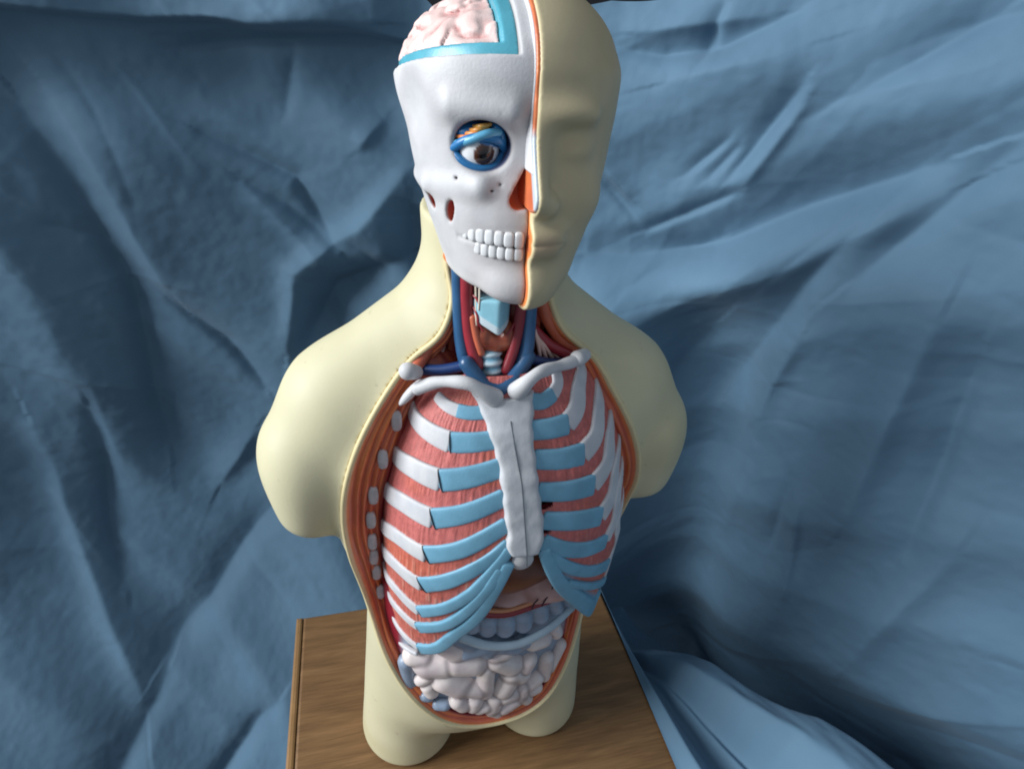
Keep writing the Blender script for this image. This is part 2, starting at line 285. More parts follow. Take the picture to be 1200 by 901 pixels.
# ------------------------------------------------------------------ measured centre lines (metres, torso axes)
D={'LW1':[[-0.0507,-0.048,0.5355],[-0.0448,-0.0582,0.5328],[-0.0371,-0.0652,0.5316]],'LW2':[[-0.0695,-0.0401,0.5124],[-0.0596,-0.0612,0.5102],[-0.0448,-0.0749,0.5083]],'LW3':[[-0.0872,-0.0323,0.4721],[-0.0739,-0.0656,0.4778],[-0.0542,-0.0845,0.4778]],'LW4':[[-0.0968,-0.0289,0.4317],[-0.0818,-0.0698,0.4429],[-0.0613,-0.0912,0.443]],'LW5':[[-0.1012,-0.0158,0.3798],[-0.0876,-0.0715,0.4053],[-0.0674,-0.095,0.4059]],'LW6':[[-0.1008,-0.0219,0.3497],[-0.0908,-0.0686,0.3686],[-0.0712,-0.0931,0.3669]],'LW7':[[-0.1002,-0.0265,0.3201],[-0.0904,-0.0657,0.3301],[-0.0727,-0.0871,0.3238]],'LW8':[[-0.098,-0.0286,0.2874],[-0.0897,-0.0615,0.2971],[-0.0736,-0.081,0.2936]],'LC1':[[-0.0371,-0.0652,0.5316],[-0.029,-0.0696,0.5316],[-0.0178,-0.0726,0.5331]],'LC2':[[-0.0448,-0.0749,0.5083],[-0.0293,-0.0811,0.5106],[-0.0126,-0.0841,0.5134]],'LC3':[[-0.0542,-0.0845,0.4778],[-0.0327,-0.0921,0.4841],[-0.0069,-0.0939,0.4923]],'LC4':[[-0.0613,-0.0912,0.443],[-0.0356,-0.1009,0.4534],[-0.0047,-0.1028,0.4681]],'LC5':[[-0.0674,-0.095,0.4059],[-0.0385,-0.1092,0.4217],[-0.0025,-0.1098,0.4441]],'LC6':[[-0.0712,-0.0931,0.3669],[-0.0426,-0.1106,0.3895],[-0.0205,-0.1153,0.4085],[-0.0002,-0.1146,0.4275]],'LC7':[[-0.0727,-0.0871,0.3238],[-0.0482,-0.105,0.347],[-0.0266,-0.1161,0.3786],[-0.0112,-0.1171,0.4036],[0.0003,-0.1159,0.423]],'LC8':[[-0.0736,-0.081,0.2936],[-0.0497,-0.1005,0.3169],[-0.0296,-0.1118,0.3509],[-0.0151,-0.1181,0.3836],[-0.0064,-0.1176,0.4026]],'LW9':[[-0.0959,-0.029,0.2562],[-0.0885,-0.0552,0.2561],[-0.0729,-0.0738,0.2513]],'LC9':[[-0.0729,-0.0738,0.2513],[-0.0598,-0.0849,0.2613],[-0.0425,-0.0996,0.2975],[-0.0227,-0.1114,0.3367],[-0.0105,-0.1187,0.3783],[0.0001,-0.1176,0.4084]],'LW10':[[-0.0926,-0.0275,0.2151],[-0.0874,-0.0504,0.2256],[-0.0741,-0.0694,0.2342]],'RC2':[[0.0195,-0.0832,0.5193],[0.0362,-0.0823,0.5186],[0.0519,-0.0789,0.5193]],'RC3':[[0.0216,-0.0928,0.4966],[0.0429,-0.0922,0.4935],[0.0669,-0.0867,0.4922]],'RC4':[[0.0244,-0.1026,0.4699],[0.0506,-0.101,0.4653],[0.0782,-0.0933,0.4623]],'RC5':[[0.0296,-0.1099,0.4435],[0.0568,-0.108,0.4366],[0.088,-0.099,0.4292]],'RC6':[[0.0292,-0.1154,0.4242],[0.0529,-0.1144,0.4096],[0.0739,-0.1093,0.4005],[0.0987,-0.0974,0.3946]],'RC7':[[0.0346,-0.1169,0.4094],[0.055,-0.1155,0.3893],[0.0787,-0.1081,0.3703],[0.1128,-0.0838,0.3455]],'RC8':[[0.0301,-0.1166,0.4182],[0.0378,-0.1176,0.3961],[0.049,-0.1164,0.3725],[0.0737,-0.1053,0.3331],[0.1193,-0.063,0.2601],[0.1183,-0.067,0.2747]],'RC9':[[0.06,-0.1133,0.3654],[0.0848,-0.1021,0.3424],[0.1199,-0.0712,0.307]],'RW2':[[0.0519,-0.0789,0.5193],[0.0617,-0.071,0.5269],[0.0661,-0.0588,0.5406]],'RW3':[[0.0669,-0.0867,0.4922],[0.082,-0.0749,0.5007],[0.0877,-0.0597,0.5185]],'RW4':[[0.0782,-0.0933,0.4623],[0.0934,-0.0816,0.4716],[0.0999,-0.0666,0.4898]],'RW5':[[0.088,-0.099,0.4292],[0.102,-0.0864,0.4396],[0.1073,-0.0735,0.4603]],'RW6':[[0.0987,-0.0974,0.3946],[0.1084,-0.0881,0.41],[0.1108,-0.0808,0.4334]],'RW7':[[0.1128,-0.0838,0.3455],[0.1235,-0.0722,0.3553],[0.1154,-0.0823,0.3998]],'RW9':[[0.1199,-0.0712,0.307],[0.1233,-0.0694,0.3221],[0.1233,-0.0727,0.3566]],'RC1':[[0.0205,-0.072,0.5403],[0.0304,-0.0719,0.5391],[0.0401,-0.0682,0.5429]],'RW1':[[0.0401,-0.0682,0.5429],[0.0449,-0.063,0.5494],[0.0443,-0.0575,0.5583]],'STL':[[-0.0261,-0.0592,0.5494],[-0.0195,-0.0719,0.5336],[-0.0152,-0.0814,0.5184],[-0.0108,-0.0884,0.5041],[-0.0082,-0.0959,0.4873],[-0.0065,-0.1016,0.4717],[-0.0047,-0.1072,0.4527],[-0.0025,-0.1122,0.4356],[-0.0032,-0.1156,0.4234],[0.003,-0.1173,0.4137]],'STR':[[0.0222,-0.0661,0.5511],[0.0215,-0.0761,0.5326],[0.0208,-0.0843,0.5167],[0.0224,-0.0915,0.4997],[0.0243,-0.0996,0.4803],[0.0269,-0.1051,0.4609],[0.0296,-0.1099,0.4435],[0.0291,-0.1148,0.4262],[0.0249,-0.1174,0.4118]],'XI':[[0.003,-0.1173,0.4137],[0.0059,-0.1181,0.404],[0.0136,-0.1187,0.3971],[0.02,-0.1182,0.4036],[0.0249,-0.1174,0.4118]],'CRACK':[[0.0018,-0.0785,0.528],[0.0052,-0.09,0.5034],[0.0086,-0.0991,0.482],[0.0115,-0.1096,0.4462],[0.0145,-0.118,0.4062]],'CRACKH':[[0.0062,-0.0604,0.5615],[-0.0019,-0.0676,0.5475]],'blobs':[[-0.0463,-0.0831,0.2466,-0.0347,-0.0854,0.2372,0.0117],[-0.0561,-0.0803,0.2092,-0.0552,-0.0806,0.2088,0.0145],[-0.0746,-0.0722,0.22,-0.0732,-0.073,0.2158,0.009],[-0.0342,-0.0855,0.2128,-0.016,-0.0875,0.2103,0.0127],[-0.0017,-0.088,0.2016,-0.0013,-0.088,0.1595,0.0068],[-0.0456,-0.0832,0.1824,-0.0302,-0.0861,0.1714,0.013],[-0.0177,-0.0874,0.1693,-0.0169,-0.0874,0.1665,0.0104],[0.0187,-0.0878,0.2052,0.0189,-0.0877,0.2021,0.0117],[0.0339,-0.0866,0.1781,0.0354,-0.0865,0.1763,0.0105],[0.0464,-0.0848,0.1925,0.0472,-0.0846,0.1909,0.0079],[0.0573,-0.0823,0.1531,0.0583,-0.082,0.1513,0.0082],[0.0731,-0.0769,0.1833,0.073,-0.0769,0.1509,0.0059],[0.0247,-0.0874,0.1652,0.0255,-0.0874,0.1638,0.0106],[0.01,-0.088,0.1335,0.0107,-0.088,0.1321,0.0091],[-0.0295,-0.0862,0.1442,-0.0289,-0.0863,0.143,0.0083],[-0.0135,-0.0876,0.141,-0.0128,-0.0877,0.1397,0.008],[0.0263,-0.0873,0.1425,0.0281,-0.0872,0.1417,0.0081],[0.0939,-0.0648,0.1864,0.08,-0.0736,0.1603,0.005],[-0.0634,-0.0776,0.1687,-0.0628,-0.0778,0.1678,0.0069],[-0.0692,-0.075,0.1875,-0.0686,-0.0753,0.1867,0.0062],[0.057,-0.0824,0.2264,0.0581,-0.0821,0.2232,0.0081],[0.044,-0.0852,0.1399,0.0454,-0.085,0.1446,0.0066],[0.079,-0.0741,0.2288,0.0801,-0.0736,0.2268,0.0063],[-0.0033,-0.088,0.1324,-0.0026,-0.088,0.1311,0.0071],[0.0081,-0.088,0.2237,0.0174,-0.0878,0.2256,0.0079],[0.0293,-0.0871,0.1241,0.0311,-0.0869,0.1244,0.0079],[0.0468,-0.0847,0.1279,0.0478,-0.0845,0.1295,0.0067],[0.0108,-0.088,0.1183,0.0122,-0.0879,0.1178,0.0059],[0.0611,-0.0812,0.1345,0.0621,-0.0809,0.136,0.0057]],'blue':[[-0.0876,-0.0634,0.2035,-0.0839,-0.0663,0.1733,0.0074],[-0.0812,-0.0682,0.1595,-0.0725,-0.0734,0.1487,0.0063],[-0.0544,-0.0808,0.1439,-0.0467,-0.083,0.1437,0.0057],[-0.0664,-0.0763,0.1569,-0.0658,-0.0766,0.1561,0.0051],[-0.0171,-0.0874,0.2398,-0.0159,-0.0875,0.2386,0.0089],[0.001,-0.088,0.2393,0.0023,-0.088,0.2389,0.0096],[0.0199,-0.0877,0.2345,0.0215,-0.0876,0.2349,0.0091],[-0.0293,-0.0862,0.2556,-0.0281,-0.0864,0.2545,0.0082],[0.0356,-0.0864,0.2379,0.0373,-0.0862,0.2381,0.0067]],'haustra':[[-0.0217,-0.087,0.2885,-0.0209,-0.0871,0.2817,0.0091],[-0.0058,-0.0879,0.2855,-0.0044,-0.0879,0.274,0.0094],[0.0137,-0.0879,0.2805,0.0145,-0.0879,0.269,0.0099],[0.033,-0.0867,0.2808,0.034,-0.0866,0.2691,0.0094],[0.0511,-0.0838,0.2883,0.0537,-0.0832,0.2734,0.0088],[0.0678,-0.079,0.2917,0.0737,-0.0766,0.2738,0.0077],[0.0818,-0.0727,0.292,0.0891,-0.0683,0.2714,0.0066]],'taenia':[[-0.0327,-0.0857,0.275],[-0.006,-0.0879,0.2585],[0.0282,-0.0872,0.2505],[0.0606,-0.0814,0.2577],[0.0945,-0.0643,0.2652]],'gastro':[[-0.0112,-0.0877,0.3082],[0.0122,-0.0879,0.3028],[0.036,-0.0864,0.306],[0.0723,-0.0772,0.3061]],'liver':[[-0.0007,-0.088,0.3249],[0.0239,-0.0875,0.3432],[0.047,-0.0847,0.3512]],'jugL':[[-0.035,-0.0335,0.6392],[-0.0342,-0.0336,0.6244],[-0.0334,-0.035,0.6039],[-0.0315,-0.0382,0.5792],[-0.0277,-0.0429,0.5625],[-0.0208,-0.0479,0.5542]],'carL':[[-0.029,-0.0379,0.6352],[-0.0281,-0.0385,0.6149],[-0.0268,-0.0402,0.5961],[-0.0236,-0.0436,0.5774],[-0.0191,-0.0475,0.5624]],'jugR':[[0.0216,-0.0448,0.6139],[0.0217,-0.0458,0.5925],[0.0203,-0.0484,0.5731],[0.0148,-0.0515,0.558],[0.0072,-0.0539,0.5469]],'carR':[[0.0138,-0.0463,0.6129],[0.0123,-0.0475,0.5917],[0.0083,-0.0502,0.5727],[0.0039,-0.0521,0.5591]],'brach':[[-0.0291,-0.05,0.5665],[-0.0215,-0.056,0.5567],[-0.013,-0.062,0.5489],[-0.0048,-0.064,0.5477],[0.0049,-0.062,0.5518],[0.0148,-0.055,0.56],[0.0221,-0.05,0.5696]],'subL':[[-0.0631,-0.035,0.5541],[-0.0481,-0.042,0.557],[-0.0287,-0.048,0.5633]],'subR':[[0.028,-0.045,0.5633],[0.0436,-0.042,0.5574],[0.0589,-0.04,0.5553]],'clavL':[[-0.0092,-0.068,0.5425],[-0.0212,-0.074,0.5526],[-0.0291,-0.075,0.5631],[-0.0415,-0.07,0.5611],[-0.0565,-0.063,0.5571],[-0.0691,-0.055,0.547]],'clavR':[[0.007,-0.07,0.5478],[0.008,-0.076,0.5599],[0.0141,-0.076,0.5688],[0.0304,-0.069,0.5674],[0.0487,-0.061,0.5653],[0.0666,-0.053,0.5652]],'knob':[[-0.0751,-0.055,0.5631],[-0.0679,-0.045,0.5569]],'larynx':[[-0.0211,-0.05,0.6223],[-0.0043,-0.058,0.6214],[-0.0014,-0.055,0.6019],[-0.0055,-0.055,0.5932],[-0.0214,-0.05,0.6072],[-0.0127,-0.058,0.6133]],'thyr':[[-0.0161,-0.0452,0.59],[-0.0106,-0.0481,0.5789],[-0.0034,-0.0486,0.5829],[0.0042,-0.0495,0.5788],[0.0096,-0.0481,0.5881]],'trach':[[-0.0102,-0.052,0.5727],[-0.0083,-0.055,0.5616],[-0.005,-0.056,0.549]],'scal1':[[-0.0361,-0.0326,0.597],[-0.0407,-0.0278,0.5807],[-0.0463,-0.0157,0.5556]],'scal2':[[-0.0353,-0.0337,0.5915],[-0.0384,-0.0316,0.5742],[-0.0429,-0.0255,0.5562]],'scal3':[[0.0333,-0.0427,0.5779],[0.0394,-0.0398,0.5653],[0.0447,-0.0353,0.557]],'muscR':[[0.0495,-0.02,0.5656],[0.0592,-0.03,0.5634],[0.0707,-0.035,0.5586]],'teethU':[[-0.0386,-0.062,0.6798],[-0.0341,-0.076,0.68],[-0.0269,-0.086,0.6803],[-0.0193,-0.093,0.6806],[-0.0111,-0.097,0.6806],[-0.0029,-0.098,0.6802]],'teethL':[[-0.0351,-0.066,0.6715],[-0.0309,-0.077,0.6718],[-0.0249,-0.086,0.6723],[-0.0178,-0.092,0.6726],[-0.0103,-0.096,0.673],[-0.0028,-0.097,0.6729]],'nasal':[[-0.001,-0.092,0.7213],[-0.0115,-0.086,0.7029],[-0.0095,-0.088,0.6999],[0.001,-0.096,0.7027]],'holes':[[-0.0554,-0.035,0.693],[-0.044,-0.05,0.6921],[-0.0439,-0.05,0.6859]],'orbit':[[-0.0463,-0.07,0.7336],[-0.012,-0.078,0.7387],[-0.0316,-0.08,0.7499],[-0.0304,-0.08,0.721],[-0.0299,-0.078,0.7355],[-0.0272,-0.08,0.7299]],'skcut':[[-0.0104,-0.086,0.7853],[-0.0511,-0.06,0.7809],[-0.0748,0.0,0.7694],[-0.0694,0.0,0.7738]],'dura':[[-0.0192,-0.07,0.792],[-0.0105,-0.086,0.7862],[-0.0156,-0.03,0.8135],[-0.0054,-0.03,0.8143]],'secs':[[-0.0746,-0.05,0.5362],[-0.0908,-0.052,0.5097],[-0.1032,-0.05,0.4744],[-0.1107,-0.045,0.4347],[-0.114,-0.042,0.403],[-0.1156,-0.042,0.3721],[-0.1147,-0.042,0.3463],[-0.1125,-0.045,0.3166],[-0.1077,-0.05,0.2809]]}
FOLDS=[([(1.239,0.656),(1.273,0.641),(1.363,0.597),(1.419,0.495)],0.016,-0.02),([(1.286,0.595),(1.35,0.553),(1.414,0.495)],0.01,-0.012),([(1.294,0.583),(1.419,0.446)],0.022,0.014),([(1.53,0.617),(1.453,0.527),(1.354,0.452),(1.324,0.323)],0.03,0.03),([(1.522,0.478),(1.414,0.423),(1.354,0.322)],0.03,-0.04),([(1.53,0.566),(1.543,0.435)],0.02,-0.02),([(1.157,0.407),(1.222,0.336),(1.273,0.25)],0.014,-0.02),([(1.234,0.777),(1.299,0.789),(1.487,0.795)],0.02,0.03),([(1.23,0.758),(1.294,0.771),(1.487,0.779)],0.015,-0.018),([(1.033,-0.216),(1.144,-0.128),(1.299,0.027)],0.03,-0.03),([(0.973,-0.506),(1.093,-0.423),(1.26,-0.285)],0.02,-0.03),([(1.174,0.044),(1.243,0.153)],0.025,0.02),([(1.354,0.683),(1.38,0.758)],0.012,-0.01),([(1.457,0.643),(1.496,0.679)],0.012,0.012),([(1.809,0.787),(1.869,0.782),(1.942,0.797),(2.023,0.843)],0.016,-0.022),([(1.834,0.808),(1.993,0.837)],0.016,0.014),([(1.886,0.754),(2.036,0.803)],0.03,0.018),([(1.92,0.776),(1.937,0.846)],0.01,-0.014),([(1.989,0.646),(2.023,0.719),(2.049,0.764)],0.012,-0.018),([(2.01,0.638),(2.057,0.742)],0.012,0.012),([(1.933,0.642),(1.976,0.697)],0.008,-0.01),([(1.963,0.641),(1.989,0.689)],0.008,-0.01),([(1.899,0.557),(2.006,0.632)],0.009,-0.014),([(1.813,0.508),(1.886,0.515),(1.997,0.553),(2.092,0.626),(2.216,0.702)],0.035,-0.055),([(1.894,0.476),(1.997,0.56)],0.01,-0.012),([(1.809,0.647),(1.873,0.602)],0.012,0.014),([(1.822,0.619),(1.886,0.571)],0.01,-0.01),([(1.899,0.412),(2.113,0.566),(2.229,0.669)],0.04,0.03),([(2.07,0.336),(2.122,0.539),(2.164,0.624)],0.025,-0.03),([(2.117,0.311),(2.143,0.466)],0.02,0.018),([(2.126,0.065),(2.13,0.349)],0.025,0.012),([(2.207,0.128),(2.194,0.259)],0.01,-0.01),([(2.263,0.06),(2.216,0.242)],0.01,0.01),([(1.954,0.27),(2.023,0.421)],0.04,-0.03),([(1.042,0.681),(1.106,0.438),(1.102,0.136)],0.03,-0.03),([(1.08,0.692),(1.162,0.435)],0.03,0.025),([(0.926,0.207),(0.99,-0.277)],0.035,0.03),([(0.999,0.226),(0.999,-0.086)],0.02,-0.02),([(0.724,-0.609),(1.029,-0.24)],0.03,-0.03),([(2.109,0.757),(2.22,0.843)],0.02,-0.02),([(2.177,0.563),(2.276,0.729)],0.03,-0.03),([(2.276,0.251),(2.28,0.544)],0.03,0.03),([(2.353,0.246),(2.332,0.521)],0.02,-0.02),([(2.374,0.006),(2.4,0.282)],0.03,0.02)]
HOL = (1.989, 0.058)
CT = np.array([(0, .92), (1.30, .92), (1.46, .875), (1.545, .845), (1.60, .80), (1.70, .81), (1.80, .846), (2.0, .866), (2.25, .875), (3.5, .89)])
def superball(c, r, e, nu=20, nv=14, yaw=0.):
    V, F = sphere((0, 0, 0), (1, 1, 1), nu, nv)
    V = np.sign(V)*np.abs(V)**e; V = V * np.array(r)
    a = math.cos(yaw), math.sin(yaw)
    V = np.stack([V[:, 0]*a[0]-V[:, 1]*a[1], V[:, 0]*a[1]+V[:, 1]*a[0], V[:, 2]], 1)
    return V + np.array(c), F

# ------------------------------------------------------------------ the anatomical torso (local axes: x to its left, -y to its front, z up)
ROT = math.radians(16.37)
torso = tag(empty('anatomical_torso', (0, 0, 0), ROT),
            'cream anatomical torso with half skull, half face and open rib cage, on the table', 'anatomy model')

XS = .004
RIM = [(-.041, .700), (-.041, .639), (-.038, .612), (-.048, .586), (-.073, .562), (-.095, .535), (-.118, .495), (-.132, .450), (-.136, .415),
       (-.134, .365), (-.127, .308), (-.119, .258), (-.105, .206), (-.081, .160), (-.048, .124), (-.018, .106), (.010, .098), (.036, .099), (.074, .118),
       (.100, .160), (.114, .206), (.124, .250), (.134, .300), (.143, .345), (.149, .386), (.151, .411), (.147, .441), (.131, .485), (.107, .527),
       (.089, .555), (.068, .573), (.054, .588), (.045, .606), (.043, .640), (.043, .700)]
_r = np.array([(p[0], 0, p[1]) for p in RIM])
RIMC = catmull(_r, 420)[:, [0, 2]]
RIMP = RIMC[::5]

TRUNK = [(.03, .112, -.035, .06), (.06, .122, -.066, .078), (.10, .1285, -.086, .086), (.15, .1290, -.090, .085), (.20, .128, -.087, .075), (.26, .127, -.086, .065),
         (.32, .138, -.089, .068), (.36, .148, -.093, .076), (.42, .157, -.092, .086), (.48, .152, -.084, .088), (.53, .122, -.066, .08), (.56, .088, -.052, .07), (.60, .056, -.046, .062)]
def body_full(P):
    d = smax(rings(P, TRUNK, 2.35, 0, XS), np.maximum(.045 - P[2], P[2] - .60), .02)
    for s in (-1, 1):
        arm = smin(cap(P, (XS+s*.126, .012, .502), (XS+s*.161, .002, .462), .050, .0465), ell(P, (XS+s*.1705, -.002, .422), (.0350, .046, .063)), .03)
        arm = smax(arm, .362 - P[2] + .25*np.abs(P[1]) + s*.25*(P[0]-XS-s*.165), .020)
        d = smin(d, arm, .014)
        d = smin(d, cap(P, (XS+s*.035, .022, .592), (XS+s*.135, .012, .505), .036, .048), .025)
        q = np.clip(P[2]/.22, 0, 1)
        rx_ = .0605 - .022*q**1.3; ry_ = .064 - .020*q**1.5
        leg = (np.sqrt(((P[0]-XS-s*(.0855-.003*q))/rx_)**2 + ((P[1]+.002)/ry_)**2) - 1) * rx_
        leg = smax(leg, np.maximum(-P[2], P[2]-.22), .010)
        d = smin(d, leg, .012)
    nk = smax(cap(P, (XS-.002, .018, .55), (XS-.002, .02, .72), .0525, .062), P[2] - (.674 + .1*(P[1]-.02)), .004)
    return smin(d, nk, .03)
def body_cut(P):
    poly = polysdf(P[0], P[2], RIMP)
    full = body_full(P)
    return np.maximum(full, -np.maximum(np.maximum(poly, P[1] - .03), np.minimum(P[1] + .010, full + .007)))
def skin_col(V):
    P = cols(V); d = body_full(P); poly = polysdf(P[0], P[2], RIMP)
    inner = sstep(-.0025, -.0042, d)
    t = fbm(P[0]*60, P[1]*60, P[2]*60)
    c = mix(C_SKIN, C_LIP, sstep(.006, 0, np.abs(poly)) * (P[1] < .02))
    deep = mix(C_RED*.55, C_MUS*.6, .3+.3*t)
    g = fbm(P[0]*9+4, P[1]*9, P[2]*9, 4)
    c = mix(c, np.array(srgb(184, 170, 124)), .30*sstep(.1, .9, g))                     # uneven yellowing
    spk = vnoise(P[0]*330, P[1]*330, P[2]*330)*vnoise(P[0]*70+9, P[1]*70, P[2]*70)
    c = mix(c, np.array(srgb(138, 124, 92)), .35*sstep(.42, .60, spk))                  # specks and small scuffs
    return mix(c, deep, inner)
body = field_obj('body_shell', body_cut, (-.235, -.115, -.006), (.245, .115, .70), .0023, M_SKIN, torso, skin_col)

# --- cut body wall: ridged orange muscle band running round the opening
def rim_front(x, z):
    ys = np.linspace(-.13, .06, 380)
    P = (x[:, None].astype(f32), ys[None, :].astype(f32), z[:, None].astype(f32))
    d = body_full(P); k = np.argmax(d < 0, axis=1)
    y = ys[k]; y[(d < 0).sum(1) == 0] = 0.0
    return y
zt = RIMC[:, 1]; keep = np.where(zt < .672)[0]
rx, rz = RIMC[keep, 0], RIMC[keep, 1]
ctr = np.array([XS, .36]); tan = unit(np.gradient(np.stack([rx, rz], 1), axis=0)); nin = np.stack([-tan[:, 1], tan[:, 0]], 1)
nin *= np.sign(np.sum(nin * (np.array([XS, .40]) - np.stack([rx, rz], 1)), axis=1, keepdims=True))
nin = unit(np.stack([np.convolve(np.pad(nin[:, i], 8, 'edge'), np.ones(17)/17, 'valid') for i in (0, 1)], 1))
ry = rim_front(rx + nin[:, 0]*.0012, rz + nin[:, 1]*.0012); ry = np.convolve(np.pad(ry, 4, 'edge'), np.ones(9)/9, 'valid')
right = rx > XS
bw = hermite(rz, [(.09, .010), (.12, .011), (.2, .015), (.3, .024), (.40, .035), (.48, .038), (.54, .030), (.575, .014), (.61, .009), (.68, .008)])[0]
bw = np.where(right, bw*.85, bw)
bw = np.convolve(np.pad(bw, 9, 'edge'), np.ones(19)/19, 'valid')
bd = .004 + bw*.26
NU = 40
us = np.linspace(0, 1, NU); Vb = []; Cb = []
s_arc = np.r_[0, np.cumsum(np.hypot(np.diff(rx), np.diff(rz)))]
for k, u in enumerate(us):
    if u < .08:
        q = u/.08; off = -.0008 + q*.003; dep = -.0028*np.sin(np.pi*(.35+.65*q)); c = np.tile(C_LIP, (len(rx), 1))
        o = np.full(len(rx), off); dy = np.full(len(rx), dep)
    else:
        q = (u-.08)/.92
        f = min(q/.72, 1)
        o = .0022 + (bw-.0022)*f
        wob = fbm(s_arc*14, np.full_like(s_arc, f*3.), np.zeros_like(s_arc))
        strand = np.sin((f*np.clip(bw/.034, .3, 1)*5.2 + .25*wob)*2*np.pi)
        dy = .001 + bd*f**1.3 - .0022*strand*np.sin(np.pi*f)*np.clip(bw/.02, .25, 1) + max(q-.72, 0)/.28*.05
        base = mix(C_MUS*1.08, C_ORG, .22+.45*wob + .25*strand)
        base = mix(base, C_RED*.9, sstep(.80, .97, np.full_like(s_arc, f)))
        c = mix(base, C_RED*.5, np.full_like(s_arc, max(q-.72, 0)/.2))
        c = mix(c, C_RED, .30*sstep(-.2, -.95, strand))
    Vb.append(np.stack([rx + nin[:, 0]*o, ry + dy, rz + nin[:, 1]*o], 1)); Cb.append(c)
m = len(rx); Vb = np.concatenate(Vb); Cb = np.concatenate(Cb)
Fb = np.array([[k*m+i, k*m+i+1, (k+1)*m+i+1, (k+1)*m+i] for k in range(NU-1) for i in range(m-1)])
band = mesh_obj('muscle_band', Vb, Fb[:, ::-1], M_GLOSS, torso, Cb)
Lq = np.stack([rx - nin[:, 0]*.0002, ry + .0004, rz - nin[:, 1]*.0002], 1)[::2]
mb = MB(); mb.add(*sweep(Lq, .0024, .0024, k=10), col=C_LIP); mb.build('skin_rim', M_SKIN, body)
# cut rib ends set into the band, left side of the picture
for (x, y, z) in D['secs'][1:]:
    i = np.argmin((rx - x)**2 + (rz - z)**2 + (rx > 0)*9)
    o = bw[i]*.68; c = (rx[i] + nin[i, 0]*o, ry[i] + bd[i]*.60 - .001, z)
    mb = MB(); V, F = superball(c, (.0046, .0034, .0102), .7, 18, 14)
    a = math.atan2(tan[i, 0], tan[i, 1]); 
    dx = (V[:, 2]-c[2]) * math.tan(max(-.8, min(.8, a if abs(a) < 1.2 else 0))); V[:, 0] += dx
    mb.add(V, F, mix(C_BONE*.92, C_BONE*.6, .5+.5*fbm(V[:, 0]*200, V[:, 1]*200, V[:, 2]*200)))
    mb.build('rib_end', M_BONEC, band)

# ------------------------------------------------------------------ head
CUT = lambda P: P[2] - (.7862 - .20*(P[1]+.086))
SKF = [(.628, .020, -.080, -.02), (.640, .041, -.093, .0), (.650, .045, -.0965, .005), (.662, .049, -.0945, .012), (.676, .054, -.0945, .018), (.690, .0585, -.0955, .022), (.705, .063, -.0915, .03),
       (.720, .0665, -.087, .04), (.740, .070, -.084, .05), (.760, .073, -.0875, .06), (.775, .0725, -.0875, .07), (.80, .066, -.078, .07)]
def skull_full(P):
    d = smax(rings(P, SKF, 2.15, -.02, 0), np.maximum(.6375 - P[2], P[2]-.788), .008)
    d = smin(d, ell(P, (0, .004, .772), (.0750, .0925, .0555)), .012)
    d = smin(d, ell(P, (0, -.083, .646), (.020, .015, .012)), .012)                       # chin
    for s in (-1, 1):
        d = smin(d, cap(P, (s*.014, -.0865, .7565), (s*.047, -.071, .757), .0052, .0046), .011)   # brow ridge
        d = smin(d, cap(P, (s*.030, -.0815, .712), (s*.056, -.046, .706), .0058, .0050), .009)   # cheekbone
        d = smin(d, cap(P, (s*.056, -.046, .706), (s*.0595, -.008, .704), .0050, .0045), .006)
        d = smax(d, -ell(P, (s*.0865, -.052, .750), (.022, .025, .025)), .010)                # temple hollow
        d = smax(d, -ell(P, (s*.040, -.104, .696), (.013, .012, .010)), .012)                # canine fossa
    return d
def orbit(P): return ell(P, (-.0297, -.080, .7352), (.0178, .024, .0148))
def nasal(P):
    P = (P[0], (P[1]+.088)*.36 - .1, P[2])
    return smin(cap(P, (-.0005, -.1, .7215), (-.0025, -.1, .711), .0032, .0068), cap(P, (-.0022, -.1, .7060), (-.0072, -.1, .7045), .0062, .0054), .004)
def slots(P):
    # windows behind the cheek arch, running obliquely inward
    u = P[0]*.55 + (P[1]+.05)*-.83
    def win(c, r, sl):
        x = P[0]-c[0]; y = P[1]-c[1]; z = P[2]-c[2]
        t = -x*.60 + y*.80                      # across the surface there
        n = x*.80 + y*.60
        return (np.sqrt(((t + sl*z)/r[0])**2 + (z/r[1])**2 + (n/.017)**2) - 1) * min(r)
    return np.minimum(win((-.0530, -.043, .6945), (.0052, .0058), 0), win((-.0415, -.063, .6925), (.0040, .0078), .25))
BKP = [(-.0440, -.072, .7145), (-.0205, -.086, .7555), (-.0240, -.085, .7100), (-.0185, -.086, .7135)]
def skull_f(P):
    d = skull_full(P)
    d = smax(d, -orbit(P), .004); d = smax(d, -nasal(P), .0016); d = smax(d, -slots(P), .002)
    d = d + .0010*np.exp(-((P[2]-.6762)/.0016)**2) * (P[1] < -.068)
    for c, r in ((BKP[0], .0011), (BKP[1], .0013), (BKP[2], .0012), (BKP[3], .0010)):
        d = smax(d, -(np.sqrt((P[0]-c[0])**2 + ((P[1]-c[1])*.4)**2 + (P[2]-c[2])**2) - r), .0012)
    d = smax(d, P[0] + .0006, .0006)
    top = smax(CUT(P), P[0] + .0105, .0006)         # quadrant lifted off above the saw line
    return smax(d, np.minimum(CUT(P), -(P[0] + .0105)), .0012)
